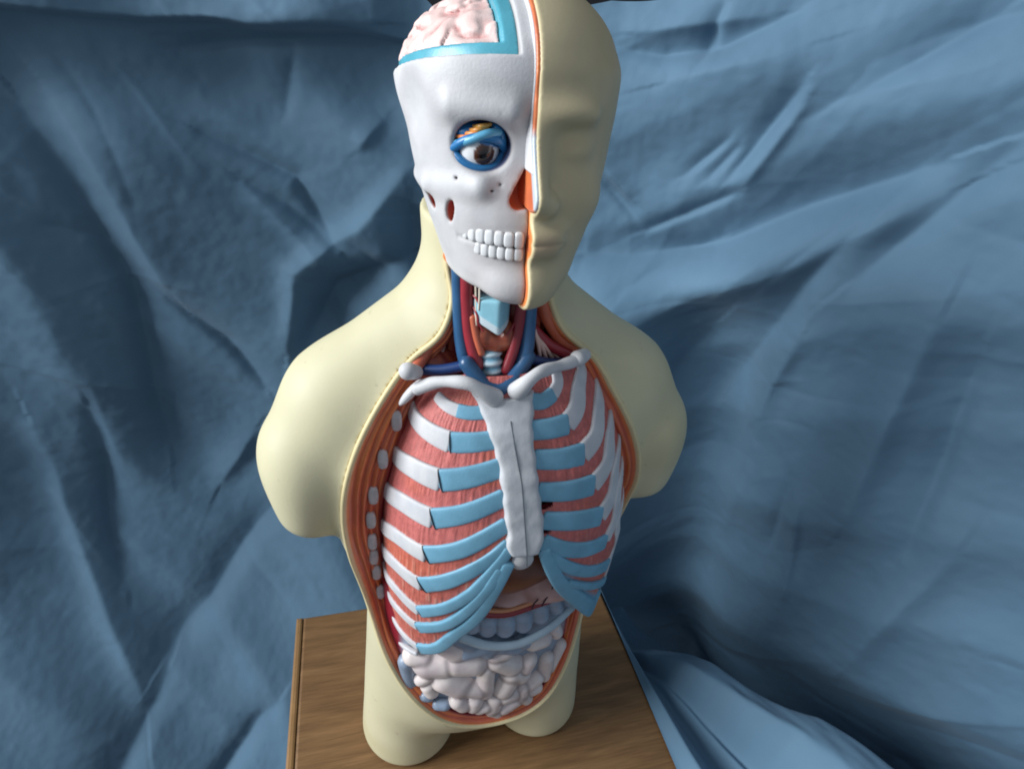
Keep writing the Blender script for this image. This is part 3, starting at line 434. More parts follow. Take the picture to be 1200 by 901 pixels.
def skull_c(V):
    P = cols(V); n = fbm(P[0]*70, P[1]*70, P[2]*70)
    c = mix(C_BONE, C_BONE*np.array([.86, .86, .88]), .25+.35*n)
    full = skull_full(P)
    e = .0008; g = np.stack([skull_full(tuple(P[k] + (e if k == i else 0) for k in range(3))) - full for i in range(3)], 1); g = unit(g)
    for hh, amt in ((.0025, .55), (.007, .55)):      # staining and shade painted into the colour of the hollows
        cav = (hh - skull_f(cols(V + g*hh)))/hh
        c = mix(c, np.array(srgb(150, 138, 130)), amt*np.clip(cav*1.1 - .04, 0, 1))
    c = mix(c, C_NAVY, sstep(.0016, -.0004, orbit(P)) * sstep(-.0010, -.0032, full))
    c = mix(c, mix(C_MUS*1.6, C_ORG*1.3, .4+.5*n), sstep(.0014, -.0006, nasal(P)) * sstep(-.0012, -.003, full))
    c = mix(c, mix(C_MUS, C_RED*1.6, .5+.5*n), sstep(.0014, -.0004, slots(P)) * sstep(-.0008, -.0022, full))
    return c
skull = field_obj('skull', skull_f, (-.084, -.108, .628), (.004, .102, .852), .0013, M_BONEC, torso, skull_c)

for pts, z, hh, wd, n in ((D['teethU'], .6812, .0053, .0031, 8), (D['teethL'], .6716, .0046, .0027, 8)):
    Pt = catmull(np.array([[p[0]-max(-p[0]-.024, 0)*.10, p[1]+.0014-max(-p[0]-.020, 0)*.22, z] for p in pts]), 201)
    Tn = unit(np.gradient(Pt, axis=0))
    for k in range(n):
        i = int((k+.5)/n*200)
        seg = np.linalg.norm(Pt[int((k+1)/n*200)] - Pt[int(k/n*200)])/2
        c = Pt[i].copy()
        mb = MB(); V, F = superball((c[0], c[1], z), (seg*(.98+.10*rng.random()), .0023, hh*(.95+.1*rng.random())), .62, yaw=math.atan2(Tn[i][1], Tn[i][0]))
        mb.add(V, F); mb.build('tooth', M_TOOTH, skull)
for (x, y, z0, z1) in ((-.0135, -.0925, .6655, .656), (-.0085, -.0950, .666, .657), (-.019, -.0895, .6655, .658), (-.0035, -.0955, .6655, .657)):
    pass

# eye and its muscles
gz = unit(np.array([.10, -.965, -.20])); ec = np.array([-.0288, -.0655, .7325])
V, F = sphere((0, 0, 0), (.0132,)*3, 64, 48)
a = np.arccos(np.clip(unit(V) @ gz, -1, 1))
c = mix(np.array(srgb(235, 235, 235)), np.array(srgb(96, 58, 40)), sstep(.56, .52, a))
c = mix(c, np.array(srgb(58, 34, 26)), sstep(.44, .36, a)); c = mix(c, np.array(srgb(14, 12, 12)), sstep(.26, .23, a))
uv = unit(V)
c = mix(c, np.array(srgb(44, 120, 178)), sstep(.24, .30, uv[:, 2] + .22*uv[:, 0]))
V = V * (1 + .03*sstep(.6, .2, a) + .05*sstep(.22, .32, uv[:, 2] + .22*uv[:, 0]))[:, None]
mb = MB(); mb.add(V+ec, F, c); eye = mb.build('eyeball', M_EYE, torso)
blue = np.array(srgb(44, 120, 178)); lblue = np.array(srgb(96, 170, 205))
tube('eye_muscle', [(-.0455, -.0665, .7315), (-.039, -.0745, .7375), (-.029, -.0795, .7405), (-.019, -.0785, .7385), (-.0135, -.0715, .7330)], .0030, blue, M_GLOSS, eye, r2=.0026)
tube('eye_muscle', [(-.0435, -.0690, .7345), (-.036, -.0775, .7385), (-.027, -.0805, .7425), (-.019, -.0775, .7432)], .0026, lblue, M_GLOSS, eye, r2=.0028)
tube('eye_muscle', [(-.0455, -.0655, .7300), (-.040, -.0715, .7245), (-.030, -.0755, .7210), (-.019, -.0745, .7232), (-.0135, -.0695, .7300)], .0026, blue*.8, M_GLOSS, eye)
tube('eye_muscle', [(-.022, -.0700, .7475), (-.019, -.0765, .7440), (-.0165, -.0760, .7380)], .0032, blue*.8, M_GLOSS, eye)
mb = MB(); mb.add(*sphere((-.0290, -.0655, .7415), (.0150, .0085, .0070)), col=blue*.75); mb.build('eye_muscle', M_GLOSS, eye)
for k in range(4):
    tube('eye_muscle', [(-.043+.003*k, -.0665-.0012*k, .7385+.0022*k), (-.036+.002*k, -.0755-.0008*k, .7400+.0022*k), (-.029+.0015*k, -.0760, .7420+.0018*k)], .0013, mix(C_ORG, np.array(srgb(236, 176, 90)), k/3), M_GLOSS, eye)

# skin half of the head
FCE = [(.622, .020, -.080, -.02), (.634, .036, -.0975, .0), (.648, .047, -.1035, .005), (.664, .054, -.1015, .012), (.680, .060, -.1015, .018), (.700, .0665, -.0975, .03),
       (.720, .0705, -.093, .04), (.740, .0725, -.091, .05), (.760, .0735, -.0935, .06), (.778, .073, -.0915, .07), (.80, .066, -.083, .07)]
def face_full(P):
    d = smax(rings(P, FCE, 2.2, -.02, 0), np.maximum(.631 - P[2], P[2]-.788), .012)
    d = smin(d, ell(P, (.0, .006, .776), (.0790, .0990, .0570)), .006)
    d = smin(d, ell(P, (0, -.088, .648), (.019, .018, .014)), .012)
    d = smin(d, ell(P, (.020, -.088, .757), (.020, .009, .007)), .012)              # brow
    d = smax(d, -ell(P, (.0265, -.108, .738), (.015, .021, .0105)), .012)             # eye socket
    d = smin(d, ell(P, (.027, -.0800, .7355), (.0130, .0100, .0078)), .009)           # closed lid
    d = smin(d, cap(P, (0, -.088, .742), (0, -.1060, .709), .0066, .0080), .014)      # nose
    d = smin(d, ell(P, (.0100, -.0990, .7045), (.0070, .0085, .0064)), .008)
    d = smin(d, ell(P, (.032, -.074, .706), (.018, .016, .016)), .015)               # cheek
    d = smin(d, ell(P, (0, -.1003, .6845), (.020, .0066, .0042)), .010)              # lips
    d = smin(d, ell(P, (0, -.1003, .6765), (.017, .0066, .0045)), .009)
    d = d + .0007*np.exp(-((P[2]-.6807)/.0012)**2) * sstep(.026, .018, np.abs(P[0])) * (P[1] < -.08)
    return d
def face_f(P): return smax(face_full(P), -.0003 - P[0], .0006)
def nose_front(z): return -.0946 - (.742 - z)*.57
def face_c(V):
    P = cols(V); d = face_full(P)
    cut = sstep(.0018, .0006, P[0])
    edge = sstep(-.0012, -.0024, d)
    n = fbm(P[0]*60, P[1]*60, P[2]*60)
    c = np.tile(C_FACE, (len(V), 1)) * (1+.04*n)[:, None]
    lip = np.exp(-((P[2]-.681)/.007)**2) * sstep(.024, .012, P[0]) * (P[1] < -.09)
    c = mix(c, np.array(srgb(176, 140, 116)), .5*lip)
    inner = mix(C_ORG, C_MUS, sstep(-.003, -.007, d))
    inner = mix(inner, np.array(srgb(196, 206, 214)), sstep(.698, .706, P[2]) * (P[1] < -.07) * np.maximum(sstep(.0085, .0055, P[1] - nose_front(P[2])), sstep(.730, .736, P[2])))
    c = mix(c, mix(mix(C_LIP, C_FACE, .5), inner, edge), cut)
    return c
face = field_obj('half_face', face_f, (-.003, -.130, .618), (.092, .110, .862), .0013, M_SKIN, torso, face_c)
# section strips along the midline: pale bone, then orange tissue
def strip(x0, x1, off, zlo):
    def f(P):
        d = smin(face_full(P) + off, skull_full(P) - .0005, .001)
        return np.maximum(np.maximum(d, np.abs(P[0] - (x0+x1)/2) - (x1-x0)/2), -P[2] + zlo)
    return f
field_obj('midline_bone', strip(-.0032, -.0012, .0026, .7235), (-.009, -.125, .72), (.002, .106, .86), .0009, M_BONE, torso, C_BONE)
field_obj('midline_tissue', strip(-.0022, .0010, .0012, .7005), (-.006, -.125, .697), (.003, .106, .86), .0009, M_GLOSS, torso, lambda V: mix(mix(C_ORG, C_MUS, .5+.4*fbm(V[:, 0]*50, V[:, 1]*50, V[:, 2]*50)), np.array(srgb(196, 206, 214)), sstep(.750, .742, V[:, 2])*(V[:, 1] < -.06)*np.maximum(sstep(.0085, .0055, V[:, 1] - nose_front(V[:, 2])), sstep(.730, .736, V[:, 2]))))

# brain and its membrane in the opened quadrant
def brain_f(P):
    w = .012
    x = P[0]+w*.3*np.sin(P[1]*90); y = P[1]; z = P[2]
    X, Y, Z = np.broadcast_arrays(x, y, z)
    n = vnoise(X*74+3, Y*74, Z*74) + .45*vnoise(X*130, Y*130+5, Z*130)
    n2 = vnoise(X*70+33, Y*70+11, Z*70)+.3*vnoise(X*140, Y*140+5, Z*140)
    d = ell(P, (.001, .002, .771), (.0730, .0825, .0500)) + .0026*np.exp(-(n/.22)**2) + .0018*np.exp(-(n2/.18)**2) - .0008
    d = np.maximum(d, P[0] + .0196)
    return smax(d, -(CUT(P) - .0065), .002)
def brain_c(V):
    P = cols(V); d = ell(P, (.001, .002, .771), (.0730, .0825, .0500))
    return mix(C_BRAIN*.96, np.array(srgb(190, 140, 136)), sstep(-.0008, -.0034, d)*(P[0] < -.021))
field_obj('brain', brain_f, (-.080, -.088, .760), (-.016, .092, .848), .0013, M_PAINT, torso, brain_c)
def dura_f(P):
    e = ell(P, (0, .004, .772), (.0722, .0892, .0530))
    wall = np.maximum(P[0] + .0100, -(P[0] + .0192))
    low = np.maximum(CUT(P) - .0075, P[0] + .0100)
    return np.maximum(np.maximum(e, np.minimum(wall, low)), -(CUT(P) + .003))
field_obj('brain_membrane', dura_f, (-.078, -.090, .758), (-.006, .096, .846), .0012, M_GLOSS, torso, C_DURA)

# ------------------------------------------------------------------ neck
def neckmus_f(P):
    X, Y, Z = np.broadcast_arrays(*P)
    th = np.arctan2(X-.002, -Y)
    d = ell((P[0], P[1], P[2]*0+.6), (.002, .004, .6), (.0475, .040, 1)) - .0012*np.sin(th*26)
    return np.maximum(d, np.maximum(.50-P[2], P[2]-.655))
field_obj('neck_muscle', neckmus_f, (-.06, -.045, .495), (.065, .05, .66), .0016, M_GLOSS, torso,
          lambda V: mix(C_RED, C_MUS, .45+.5*np.sin(np.arctan2(V[:, 0]-.002, -V[:, 1])*26)))
tube('jugular_vein', [(-.0375, -.026, .655)] + D['jugL'], .0052, C_VEIN, M_GLOSS, torso, r2=.0058)
tube('jugular_vein', [(.0225, -.038, .64)] + D['jugR'], .0052, C_VEIN, M_GLOSS, torso, r2=.0068)
tube('carotid_artery', [(-.0305, -.030, .655)] + D['carL'], .0052, C_ART, M_GLOSS, torso)
tube('carotid_artery', [(.0145, -.040, .64)] + D['carR'], .0046, C_ART*.8, M_GLOSS, torso)
tube('brachiocephalic_vein', D['brach'], .0066, C_VEIN*.85, M_GLOSS, torso)
tube('subclavian_vein', [(-.078, -.025, .549)] + D['subL'], .0046, C_NAVY*1.4, M_GLOSS, torso)
tube('subclavian_vein', D['subR'] + [(.074, -.03, .552)], .0046, C_NAVY*1.4, M_GLOSS, torso)
tube('gland_duct', [(-.040, -.026, .648), (-.034, -.036, .642), (-.027, -.044, .640)], .0056, C_ORG, M_GLOSS, torso)
for k in range(4):
    q = k*.0038
    tube('neck_tendon', [(-.0375-q*.3, -.0300+q*.5, .602-q), (-.0415-q*.6, -.0275+q*.6, .582-q*.6), (-.0455-q*1.6, -.0200+q*.2, .558)], .0017, np.array(srgb(222, 190, 180)), M_GLOSS, torso)
    tube('neck_tendon', [(.0290+q*.4, -.0400+q*.4, .588-q), (.0345+q, -.0385+q*.4, .572-q*.4), (.0385+q*1.6, -.0350+q*.2, .556)], .0017, np.array(srgb(222, 190, 180)), M_GLOSS, torso)
tube('strap_muscle', [(.036, -.022, .615), (.046, -.026, .59), (.058, -.026, .572), (.074, -.030, .560)], .0075, C_MUS, M_GLOSS, torso, r2=.0050)
tube('strap_muscle', [(-.036, -.013, .632), (-.0405, -.015, .60), (-.054, -.025, .575), (-.070, -.037, .556)], .0056, C_MUS, M_GLOSS, torso, r2=.0060)
tube('strap_muscle', [(.030, -.030, .585), (.046, -.032, .570), (.064, -.034, .560)], .0050, C_ART, M_GLOSS, torso)
tube('strap_muscle', [(-.024, -.043, .603), (-.021, -.046, .588), (-.017, -.048, .574)], .0032, C_MUS, M_GLOSS, torso)
LRX, LRY = -.0050, -.0575
for pts in ([(-.0235, -.0425, .612), (-.0215, -.0475, .607), (-.0200, -.0480, .598)], [(-.0240, -.0420, .606), (-.0205, -.0470, .601), (-.0165, -.0495, .594)],
            [(-.0250, -.0410, .622), (-.0220, -.0460, .620), (-.0200, -.0475, .615)], [(.0100, -.0460, .600), (.0070, -.0495, .596), (.0030, -.0505, .590)]):
    tube('thyroid_artery', pts, .0011, C_ART, M_GLOSS, torso, n=14, r2=.0007, k=8)
for pts in ([(-.0228, -.0440, .630), (-.0222, -.0450, .615), (-.0215, -.0465, .598)], [(-.0205, -.0470, .632), (-.0203, -.0480, .622), (-.0205, -.0480, .612)]):
    tube('neck_nerve', pts, .0009, np.array(srgb(226, 214, 196)), M_GLOSS, torso, n=14, k=8)
def larynx_f(P):
    a = (P[0]-LRX)*-.50 + (P[1]-LRY)*-.866; b = (P[0]-LRX)*.72 + (P[1]-LRY)*-.694
    d = smax(a, b, .0040)
    d = smax(d, np.maximum(P[1] + .030, np.abs(P[0]+.0085) - .0150), .006)
    v = np.abs(P[0]-LRX)
    d = smax(d, .5915 + .55*v - P[2], .003)
    d = smax(d, P[2] - (.6225 - .15*v), .003)
    return d
field_obj('larynx', larynx_f, (-.032, -.066, .582), (.016, -.02, .630), .0010, M_GLOSS, torso,
          lambda V: mix(C_PALE, np.array(srgb(144, 198, 214)), sstep(-.0006, .0006, V[:, 2] - (.5990 + .55*np.abs(V[:, 0]-LRX)))))
def thyroid_f(P):
    d = smin(ell(P, (-.0150, -.039, .586), (.0080, .0110, .0130)), ell(P, (.0050, -.0405, .586), (.0080, .0105, .0125)), .004)
    d = smin(d, ell(P, (-.005, -.043, .580), (.0120, .0085, .0085)), .005)
    X, Y, Z = np.broadcast_arrays(*P)
    return d + .0006*vnoise(X*260, Y*260, Z*260)
field_obj('thyroid_gland', thyroid_f, (-.028, -.060, .565), (.018, -.022, .604), .0012, M_GLOSS, torso,
          lambda V: mix(np.array(srgb(182, 100, 70)), np.array(srgb(140, 66, 48)), .5+.6*fbm(V[:, 0]*160, V[:, 1]*160, V[:, 2]*160)))
P_ = catmull([(-.0085, -.040, .578), (-.0072, -.045, .562), (-.004, -.046, .542)], 60); mb = MB()
rr = .0088 + .0010*np.sin(np.linspace(0, 5.5*2*np.pi, 60))
V, F = sweep(P_, rr, rr, k=24); cc = np.repeat(np.r_[[0]*3, np.sin(np.linspace(0, 5.5*2*np.pi, 60)), [0]*3], 24)
mb.add(V, F, mix(C_CART, C_PALE, .45+.5*cc)); mb.build('trachea', M_GLOSS, torso)
# ------------------------------------------------------------------ chest plate
XC, NT, YC = .012, 2.3, -.02
TWT = np.array([(.20, .108), (.26, .113), (.32, .117), (.38, .118), (.43, .114), (.48, .102), (.52, .084), (.55, .062), (.58, .04)])
TDT = np.array([(.20, .088), (.26, .100), (.32, .112), (.38, .120), (.42, .117), (.48, .100), (.52, .083), (.55, .067), (.58, .050)])
def thw(x, z): return np.interp(z, TWT[:, 0], TWT[:, 1]) * np.where(x < XC, .96, 1.07)
def thd(z): return np.interp(z, TDT[:, 0], TDT[:, 1]) + YC
def th_f(P):
    return (np.abs(P[:, 0]-XC)/thw(P[:, 0], P[:, 2]))**NT + (np.abs(P[:, 1]-YC)/thd(P[:, 2]))**NT - 1
def th_n(P):
    g = np.zeros_like(P)
    for i in range(3):
        e = np.zeros(3); e[i] = .004; g[:, i] = th_f(P+e) - th_f(P-e)
    g[:, 2] *= .6
    return unit(g)
def th_on(P, off=0.):
    P = np.asarray(P, float).copy(); g = (1 + th_f(P))**(-1/NT)
    P[:, 0] = XC + (P[:, 0]-XC)*g; P[:, 1] = YC + (P[:, 1]-YC)*g
    return P + th_n(P)*np.asarray(off)[..., None] if np.ndim(off) else P + th_n(P)*off

# intercostal sheet (the plate itself)
ZLO = np.array([(-.12, .262), (-.100, .262), (-.085, .248), (-.073, .250), (-.060, .2625), (-.0425, .2985), (-.0227, .338), (-.0105, .380), (.000, .412), (.010, .420), (.020, .420), (.032, .410), (.038, .395),
                (.049, .372), (.074, .332), (.095, .300), (.115, .268), (.125, .262), (.16, .270)])
ZUP = np.array([(-.12, .51), (-.07, .54), (-.03, .557), (.05, .562), (.085, .548), (.14, .51)])
NU, NV = 300, 260
ang = np.linspace(np.pi*1.02, -np.pi*.02, NU)
cx = np.sign(np.cos(ang))*np.abs(np.cos(ang))**(2/NT); sy = np.sign(np.sin(ang))*np.abs(np.sin(ang))**(2/NT)
Vs = []
for v in np.linspace(0, 1, NV):
    z = np.full(NU, .4)
    for it in range(8):
        x = XC + cx*np.interp(z, TWT[:, 0], TWT[:, 1])*np.where(cx < 0, .96, 1.07)
        z = np.interp(x, ZLO[:, 0], ZLO[:, 1])*(1-v) + np.interp(x, ZUP[:, 0], ZUP[:, 1])*v if it == 0 else .5*z + .5*(np.interp(x, ZLO[:, 0], ZLO[:, 1])*(1-v) + np.interp(x, ZUP[:, 0], ZUP[:, 1])*v)
    y = YC - sy*thd(z)
    Vs.append(np.stack([x, y, z], 1))
Vs = np.concatenate(Vs)
nn = th_n(Vs)
sa = np.tile(np.linspace(0, 1, NU), NV); zz = Vs[:, 2]
fib = vnoise(sa*260, zz*60, sa*0); fib2 = vnoise(sa*420, zz*400, sa*0+7)
Vs2 = Vs + nn*(.0016 + .0005*fib)[:, None]
band_t = fbm(Vs[:, 0]*14, Vs[:, 1]*14, zz*26)
Cs = mix(C_ICM, C_ICM*np.array([.70, .58, .58]), .30+.28*fib+.30*fib2)
Cs = mix(Cs, C_MUS, .5*sstep(.0, .7, band_t) + .45*sstep(.42, .34, zz))
Cs = mix(Cs, np.array(srgb(222, 170, 150)), .5*sstep(.55, .8, fib)*sstep(.45, .36, zz))
Cs = mix(Cs, C_CART, sstep(.045, .06, Vs[:, 0])*sstep(.030, .012, zz - np.interp(Vs[:, 0], ZLO[:, 0], ZLO[:, 1])))
q = np.arange(NU*NV).reshape(NV, NU)
Fs = np.stack([q[:-1, :-1], q[:-1, 1:], q[1:, 1:], q[1:, :-1]], -1).reshape(-1, 4)
Vin = Vs - nn*.004
Fall = np.concatenate([Fs, Fs[:, ::-1] + NU*NV])
edge = []
for a, b in ((q[0, :-1], q[0, 1:]), (q[-1, 1:], q[-1, :-1]), (q[1:, 0], q[:-1, 0]), (q[:-1, -1], q[1:, -1])):
    edge.append(np.stack([b, a, a + NU*NV, b + NU*NV], 1))
HOLES = [((.0306, -.106, .4579), .0078, .0046), ((.0327, -.112, .4350), .0042, .0042)]
Fall = np.concatenate([Fall] + edge)
fc = np.concatenate([Vs2, Vin])[Fall].mean(1); kp = np.ones(len(Fall), bool)
for (hx, hy, hz), ha, hb in HOLES: kp &= ~((((fc[:, 0]-hx)/ha)**2 + ((fc[:, 2]-hz)/hb)**2 < 1) & (fc[:, 1] < -.05))
plate = mesh_obj('rib_cage', np.concatenate([Vs2, Vin]), Fall[kp], M_TISSUE, torso, np.concatenate([Cs, C_RED*.7*np.ones_like(Cs)]))

def rib(name, pts, hw0, hw1, ht, off, mat, col=None, lead=0., n=40, e=4.2, trail=0.):
    P = np.array(pts, float)
    if lead:   # carry the rib on round the side of the chest
        d = unit(P[0]-P[1]); d = d + np.array([0, .8, .25]); P = np.concatenate([[P[0] + unit(d)*lead], P])
        Q = P[:1].copy(); Q[0, 1] = min(Q[0, 1], -.004) ; P[0] = Q[0]
    if trail:
        P = np.concatenate([P, [P[-1] + unit(P[-1]-P[-2])*trail]])
    P = catmull(P, n)
    side = np.abs(P[:, 1]-YC) > .004
    P = np.where((P[:, 1] < YC)[:, None], th_on(P), P)
    for c in range(3): P[:, c] = np.convolve(np.pad(P[:, c], 2, 'edge'), np.ones(5)/5, 'valid') if c != 3 else P[:, c]
    N = th_n(P); P = P + N*off
    hw = np.linspace(hw0, hw1, n)
    V, F = sweep(P, hw, ht, N, k=20, n=e)
    mb = MB()
    base = C_BONE if col is None else col
    nz = fbm(V[:, 0]*90, V[:, 1]*90, V[:, 2]*90)
    nz = nz + .5*fbm(V[:, 0]*260, V[:, 1]*260, V[:, 2]*260, 2)
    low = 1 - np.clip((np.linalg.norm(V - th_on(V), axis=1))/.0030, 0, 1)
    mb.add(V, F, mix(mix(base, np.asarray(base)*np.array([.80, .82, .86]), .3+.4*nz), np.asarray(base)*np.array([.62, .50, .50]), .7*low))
    return mb.build(name, mat, plate), P, N
px = .00097   # metres per pixel of the plan the widths were measured on
LWh = {1: (5, 6), 2: (7, 10), 3: (8, 11), 4: (8, 10.5), 5: (7, 9.5), 6: (7, 9.5), 7: (5.5, 7.5), 8: (5, 6.5), 9: (4, 5.5), 10: (2.5, 3)}
LCh = {1: (6.2, 6), 2: (9.5, 8.5), 3: (10.5, 9), 4: (10, 8.5), 5: (9.5, 7.5), 6: (9.5, 6), 7: (7.5, 5.5), 8: (7, 5.5), 9: (7.5, 6)}
for k, (a, b) in LWh.items():
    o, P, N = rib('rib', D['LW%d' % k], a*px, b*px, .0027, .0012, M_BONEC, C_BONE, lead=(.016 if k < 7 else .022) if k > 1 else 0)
for k, (a, b) in LCh.items():
    o, P, N = rib('costal_cartilage', D['LC%d' % k], a*px, b*px, .0027 if k < 7 else .0035, .0013 + (.0006 if k > 7 else 0), M_CART, C_CART, trail=.001 if k < 6 else 0)
    if k > 1:
        B = unit(np.cross(N[0], P[1]-P[0])); h = a*px*.97
        j = np.array([P[0] + N[0]*.0030 + B*h*t - N[0]*.0016*abs(t)**3 for t in np.linspace(-1, 1, 9)])
        mb = MB(); mb.add(*sweep(j, .0006, .0009, k=8), col=np.array(srgb(52, 56, 62))); mb.build('rib_joint', M_PAINT, plate)
RCh = {1: (7.5, 7), 2: (9, 10), 3: (9, 11), 4: (9, 11), 5: (9, 10.5), 6: (8, 9.5), 7: (6, 8), 8: (6, 12), 9: (4.5, 5)}
RWh = {1: (6.5, 5), 2: (10, 9), 3: (11, 10), 4: (11, 10), 5: (10.5, 9), 6: (9, 8), 7: (7.5, 7), 9: (5, 5)}
for k, (a, b) in RCh.items():
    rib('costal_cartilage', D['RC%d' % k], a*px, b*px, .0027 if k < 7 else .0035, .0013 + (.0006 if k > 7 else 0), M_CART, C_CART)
for k, (a, b) in RWh.items():
    pts = np.array(D['RW%d' % k]); pts = pts[np.r_[True, np.linalg.norm(np.diff(pts, axis=0), axis=1) > .002]]
    if k > 1:
        last = pts[-1]; pts = np.concatenate([pts, [[min(last[0] + .004, .139), -.012, last[2] + .012]]])
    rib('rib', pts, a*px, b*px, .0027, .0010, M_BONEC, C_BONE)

# sternum, xiphoid, clavicles
n = 90; Lp = catmull(D['STL'], n); Rp = catmull(D['STR'], n); NU = 29
V = []; us = np.linspace(-1, 1, NU); C_ = []
t = np.linspace(0, 1, n)
for u in us:
    sc = 1 + .04*np.sin(t*8*2*np.pi + .6)*max(abs(u)-.7, 0)/.3
    w = (u*sc*(1.05 + .10*np.exp(-t*8))*(1 - .16*np.exp(-t*45)) + 1)/2
    P = Lp*(1-w)[:, None] + Rp*w[:, None]
    P[:, 2] -= .0065*(1-u*u)*np.exp(-t*14)
    P = th_on(P)
    off = .0074*(1-np.abs(u)**12) - .002*abs(u)**14 + .0006*fbm(P[:, 0]*70, P[:, 1]*70, P[:, 2]*70) + .0004*np.cos(t*8*2*np.pi)*abs(u)
    off = np.where(t < .02, off*t/.02 - .002, off); off = np.where(t > .97, off*(1-t)/.03 - .001, off)
    P = P + th_n(P)*off[:, None]
    V.append(P); C_.append(mix(C_BONE*np.array([.93, .95, .97]), C_BONE*.74, .25+.4*fbm(P[:, 0]*60, P[:, 1]*60, P[:, 2]*60)))
V = np.concatenate(V); q = np.arange(NU*n).reshape(NU, n)
F = np.stack([q[:-1, :-1], q[:-1, 1:], q[1:, 1:], q[1:, :-1]], -1).reshape(-1, 4)
mesh_obj('sternum', V, F[:, ::-1], M_BONEC, plate, np.concatenate(C_))
mb = MB(); V, F = sphere((.0125, -.1185, .4065), (.0100, .0045, .0125), 24, 16); V[:, 1] += .5*np.maximum(.4065-V[:, 2], 0)*.3
mb.add(V, F, C_BONE*.93); mb.build('xiphoid', M_BONEC, plate)
P = th_on(catmull(D['CRACK'], 50), .0074); mb = MB(); mb.add(*sweep(P, .0005, .0009, th_n(P), k=8), col=np.array(srgb(84, 90, 96))); mb.build('sternum_seam', M_PAINT, plate)
CLAV = {'clavL': [(-.010, -.0725, .5455), (-.0215, -.0755, .5555), (-.031, -.0740, .5612), (-.0425, -.069, .5612), (-.0565, -.062, .5572), (-.0691, -.055, .5485)],
        'clavR': [(.0085, -.0725, .5505), (.0150, -.0765, .5610), (.0235, -.0745, .5668), (.034, -.069, .567), (.049, -.061, .5655), (.0666, -.053, .5652)]}
for key in CLAV:
    P = catmull(CLAV[key], 50); tt = np.linspace(0, 1, 50)
    r = .0047 + .0036*np.exp(-tt*5) + .0012*np.exp(-(1-tt)*9) + .0004*np.sin(tt*17)
    mb = MB(); V, F = sweep(P, r, r*.92, k=18)
    mb.add(V, F, mix(C_BONE*.97, C_BONE*.78, .3+.4*fbm(V[:, 0]*70, V[:, 1]*70, V[:, 2]*70))); mb.build('clavicle', M_BONEC, plate)
for a, b in (((-.0765, -.052, .5635), (-.0690, -.046, .5585)), ((.0650, -.053, .5660), (.0740, -.046, .5655))):
    P = catmull([a, b], 16); mb = MB(); r = np.linspace(.0072, .0058, 16)
    V, F = sweep(P, r, r, k=18); mb.add(V, F, mix(C_BONE, C_BONE*.75, .35+.4*fbm(V[:, 0]*90, V[:, 1]*90, V[:, 2]*90))); mb.build('clavicle_stump', M_BONEC, torso)
for c, r in (((-.0735, -.046, .540), (.0050, .0045, .0120)), ):
    mb = MB(); V, F = sphere(c, r, 18, 14); V[:, 0] += (V[:, 2]-c[2])*.75; mb.add(V, F, C_BONE*.93); mb.build('rib_end', M_BONEC, band)

for s in (-1, 1):
    mb = MB(); V, F = sphere((.004+s*.056, -.016, .540), (.030, .022, .026), 28, 18); mb.add(V, F, mix(C_MUS, C_RED, .4+.4*np.sin(V[:, 0]*900+V[:, 2]*500))); mb.build('shoulder_muscle', M_GLOSS, torso)
# ------------------------------------------------------------------ abdomen
def lining_f(P):
    d = ((np.abs(P[0]-.004)/.112)**2.4 + (np.abs(P[1])/.078)**2.4)**(1/2.4) - 1
    return smax(d*.078, np.maximum(.105 - P[2] + .6*np.abs(P[0]-.004)**1.5, P[2]-.315), .02)
field_obj('abdominal_lining', lining_f, (-.12, -.09, .095), (.13, .09, .33), .003, M_INT, torso,
          lambda V: mix(np.array(srgb(138, 150, 166)), C_RED, np.maximum(sstep(.090, .098, np.abs(V[:, 0]-.004)), sstep(-.045, -.03, V[:, 1]))))
def blobset(L, k, push, grow=1.05):
    R_ = np.random.default_rng(5); jit = R_.random((len(L), 2))
    def f(P, every=False):
        d = None; al = []
        for (x0, y0, z0, x1, y1, z1, r), (ja, jl) in zip(L, jit):
            c = np.array([x0, y0, z0]); e = np.array([x1, y1, z1])
            if np.linalg.norm(c-e) < .006 and grow > 1.2:      # short loops are drawn out into bends of bowel
                v = np.array([math.cos(ja*6.28), .25*math.cos(ja*6.28)*x0/.06, math.sin(ja*6.28)])*r*(.5+.5*jl); c = c - v; e = e + v; r = r*.88
            nrm = np.array([(x0-.004)/.118**2*.3, y0/.088**2, 0]); nrm = nrm/np.linalg.norm(nrm)
            if np.linalg.norm(c-e) < 1e-5: e = e + 1e-4
            q = cap(P, c - nrm*r*push*grow, e - nrm*r*push*grow, r*grow)
            al.append(q); d = q if d is None else smin(d, q, k)
        return al if every else d
    return f
def bowel_c(base, dark, fld=None):
    def f(V):
        if fld is not None:      # shade painted into the colour of the creases between loops
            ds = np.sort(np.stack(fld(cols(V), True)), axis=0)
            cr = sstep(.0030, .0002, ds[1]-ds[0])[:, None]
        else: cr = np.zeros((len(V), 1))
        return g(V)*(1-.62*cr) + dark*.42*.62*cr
    def g(V):
        n = fbm(V[:, 0]*45, V[:, 1]*45, V[:, 2]*45); n2 = fbm(V[:, 0]*160, V[:, 1]*160, V[:, 2]*160)
        return mix(base, dark, .3+.45*n+.2*n2)
    return f
bw_f = blobset(D['blobs'], .0009, .90, 1.52)
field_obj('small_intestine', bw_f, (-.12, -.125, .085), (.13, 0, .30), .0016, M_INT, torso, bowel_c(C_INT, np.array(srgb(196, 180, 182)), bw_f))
field_obj('bowel_loop', blobset(D['blue'], .003, .8, 1.3), (-.125, -.12, .085), (.13, 0, .30), .0019, M_INT, torso, bowel_c(C_COLON, C_COLON*.7))
cl_f = blobset(D['haustra'], .0022, .6, 1.15)
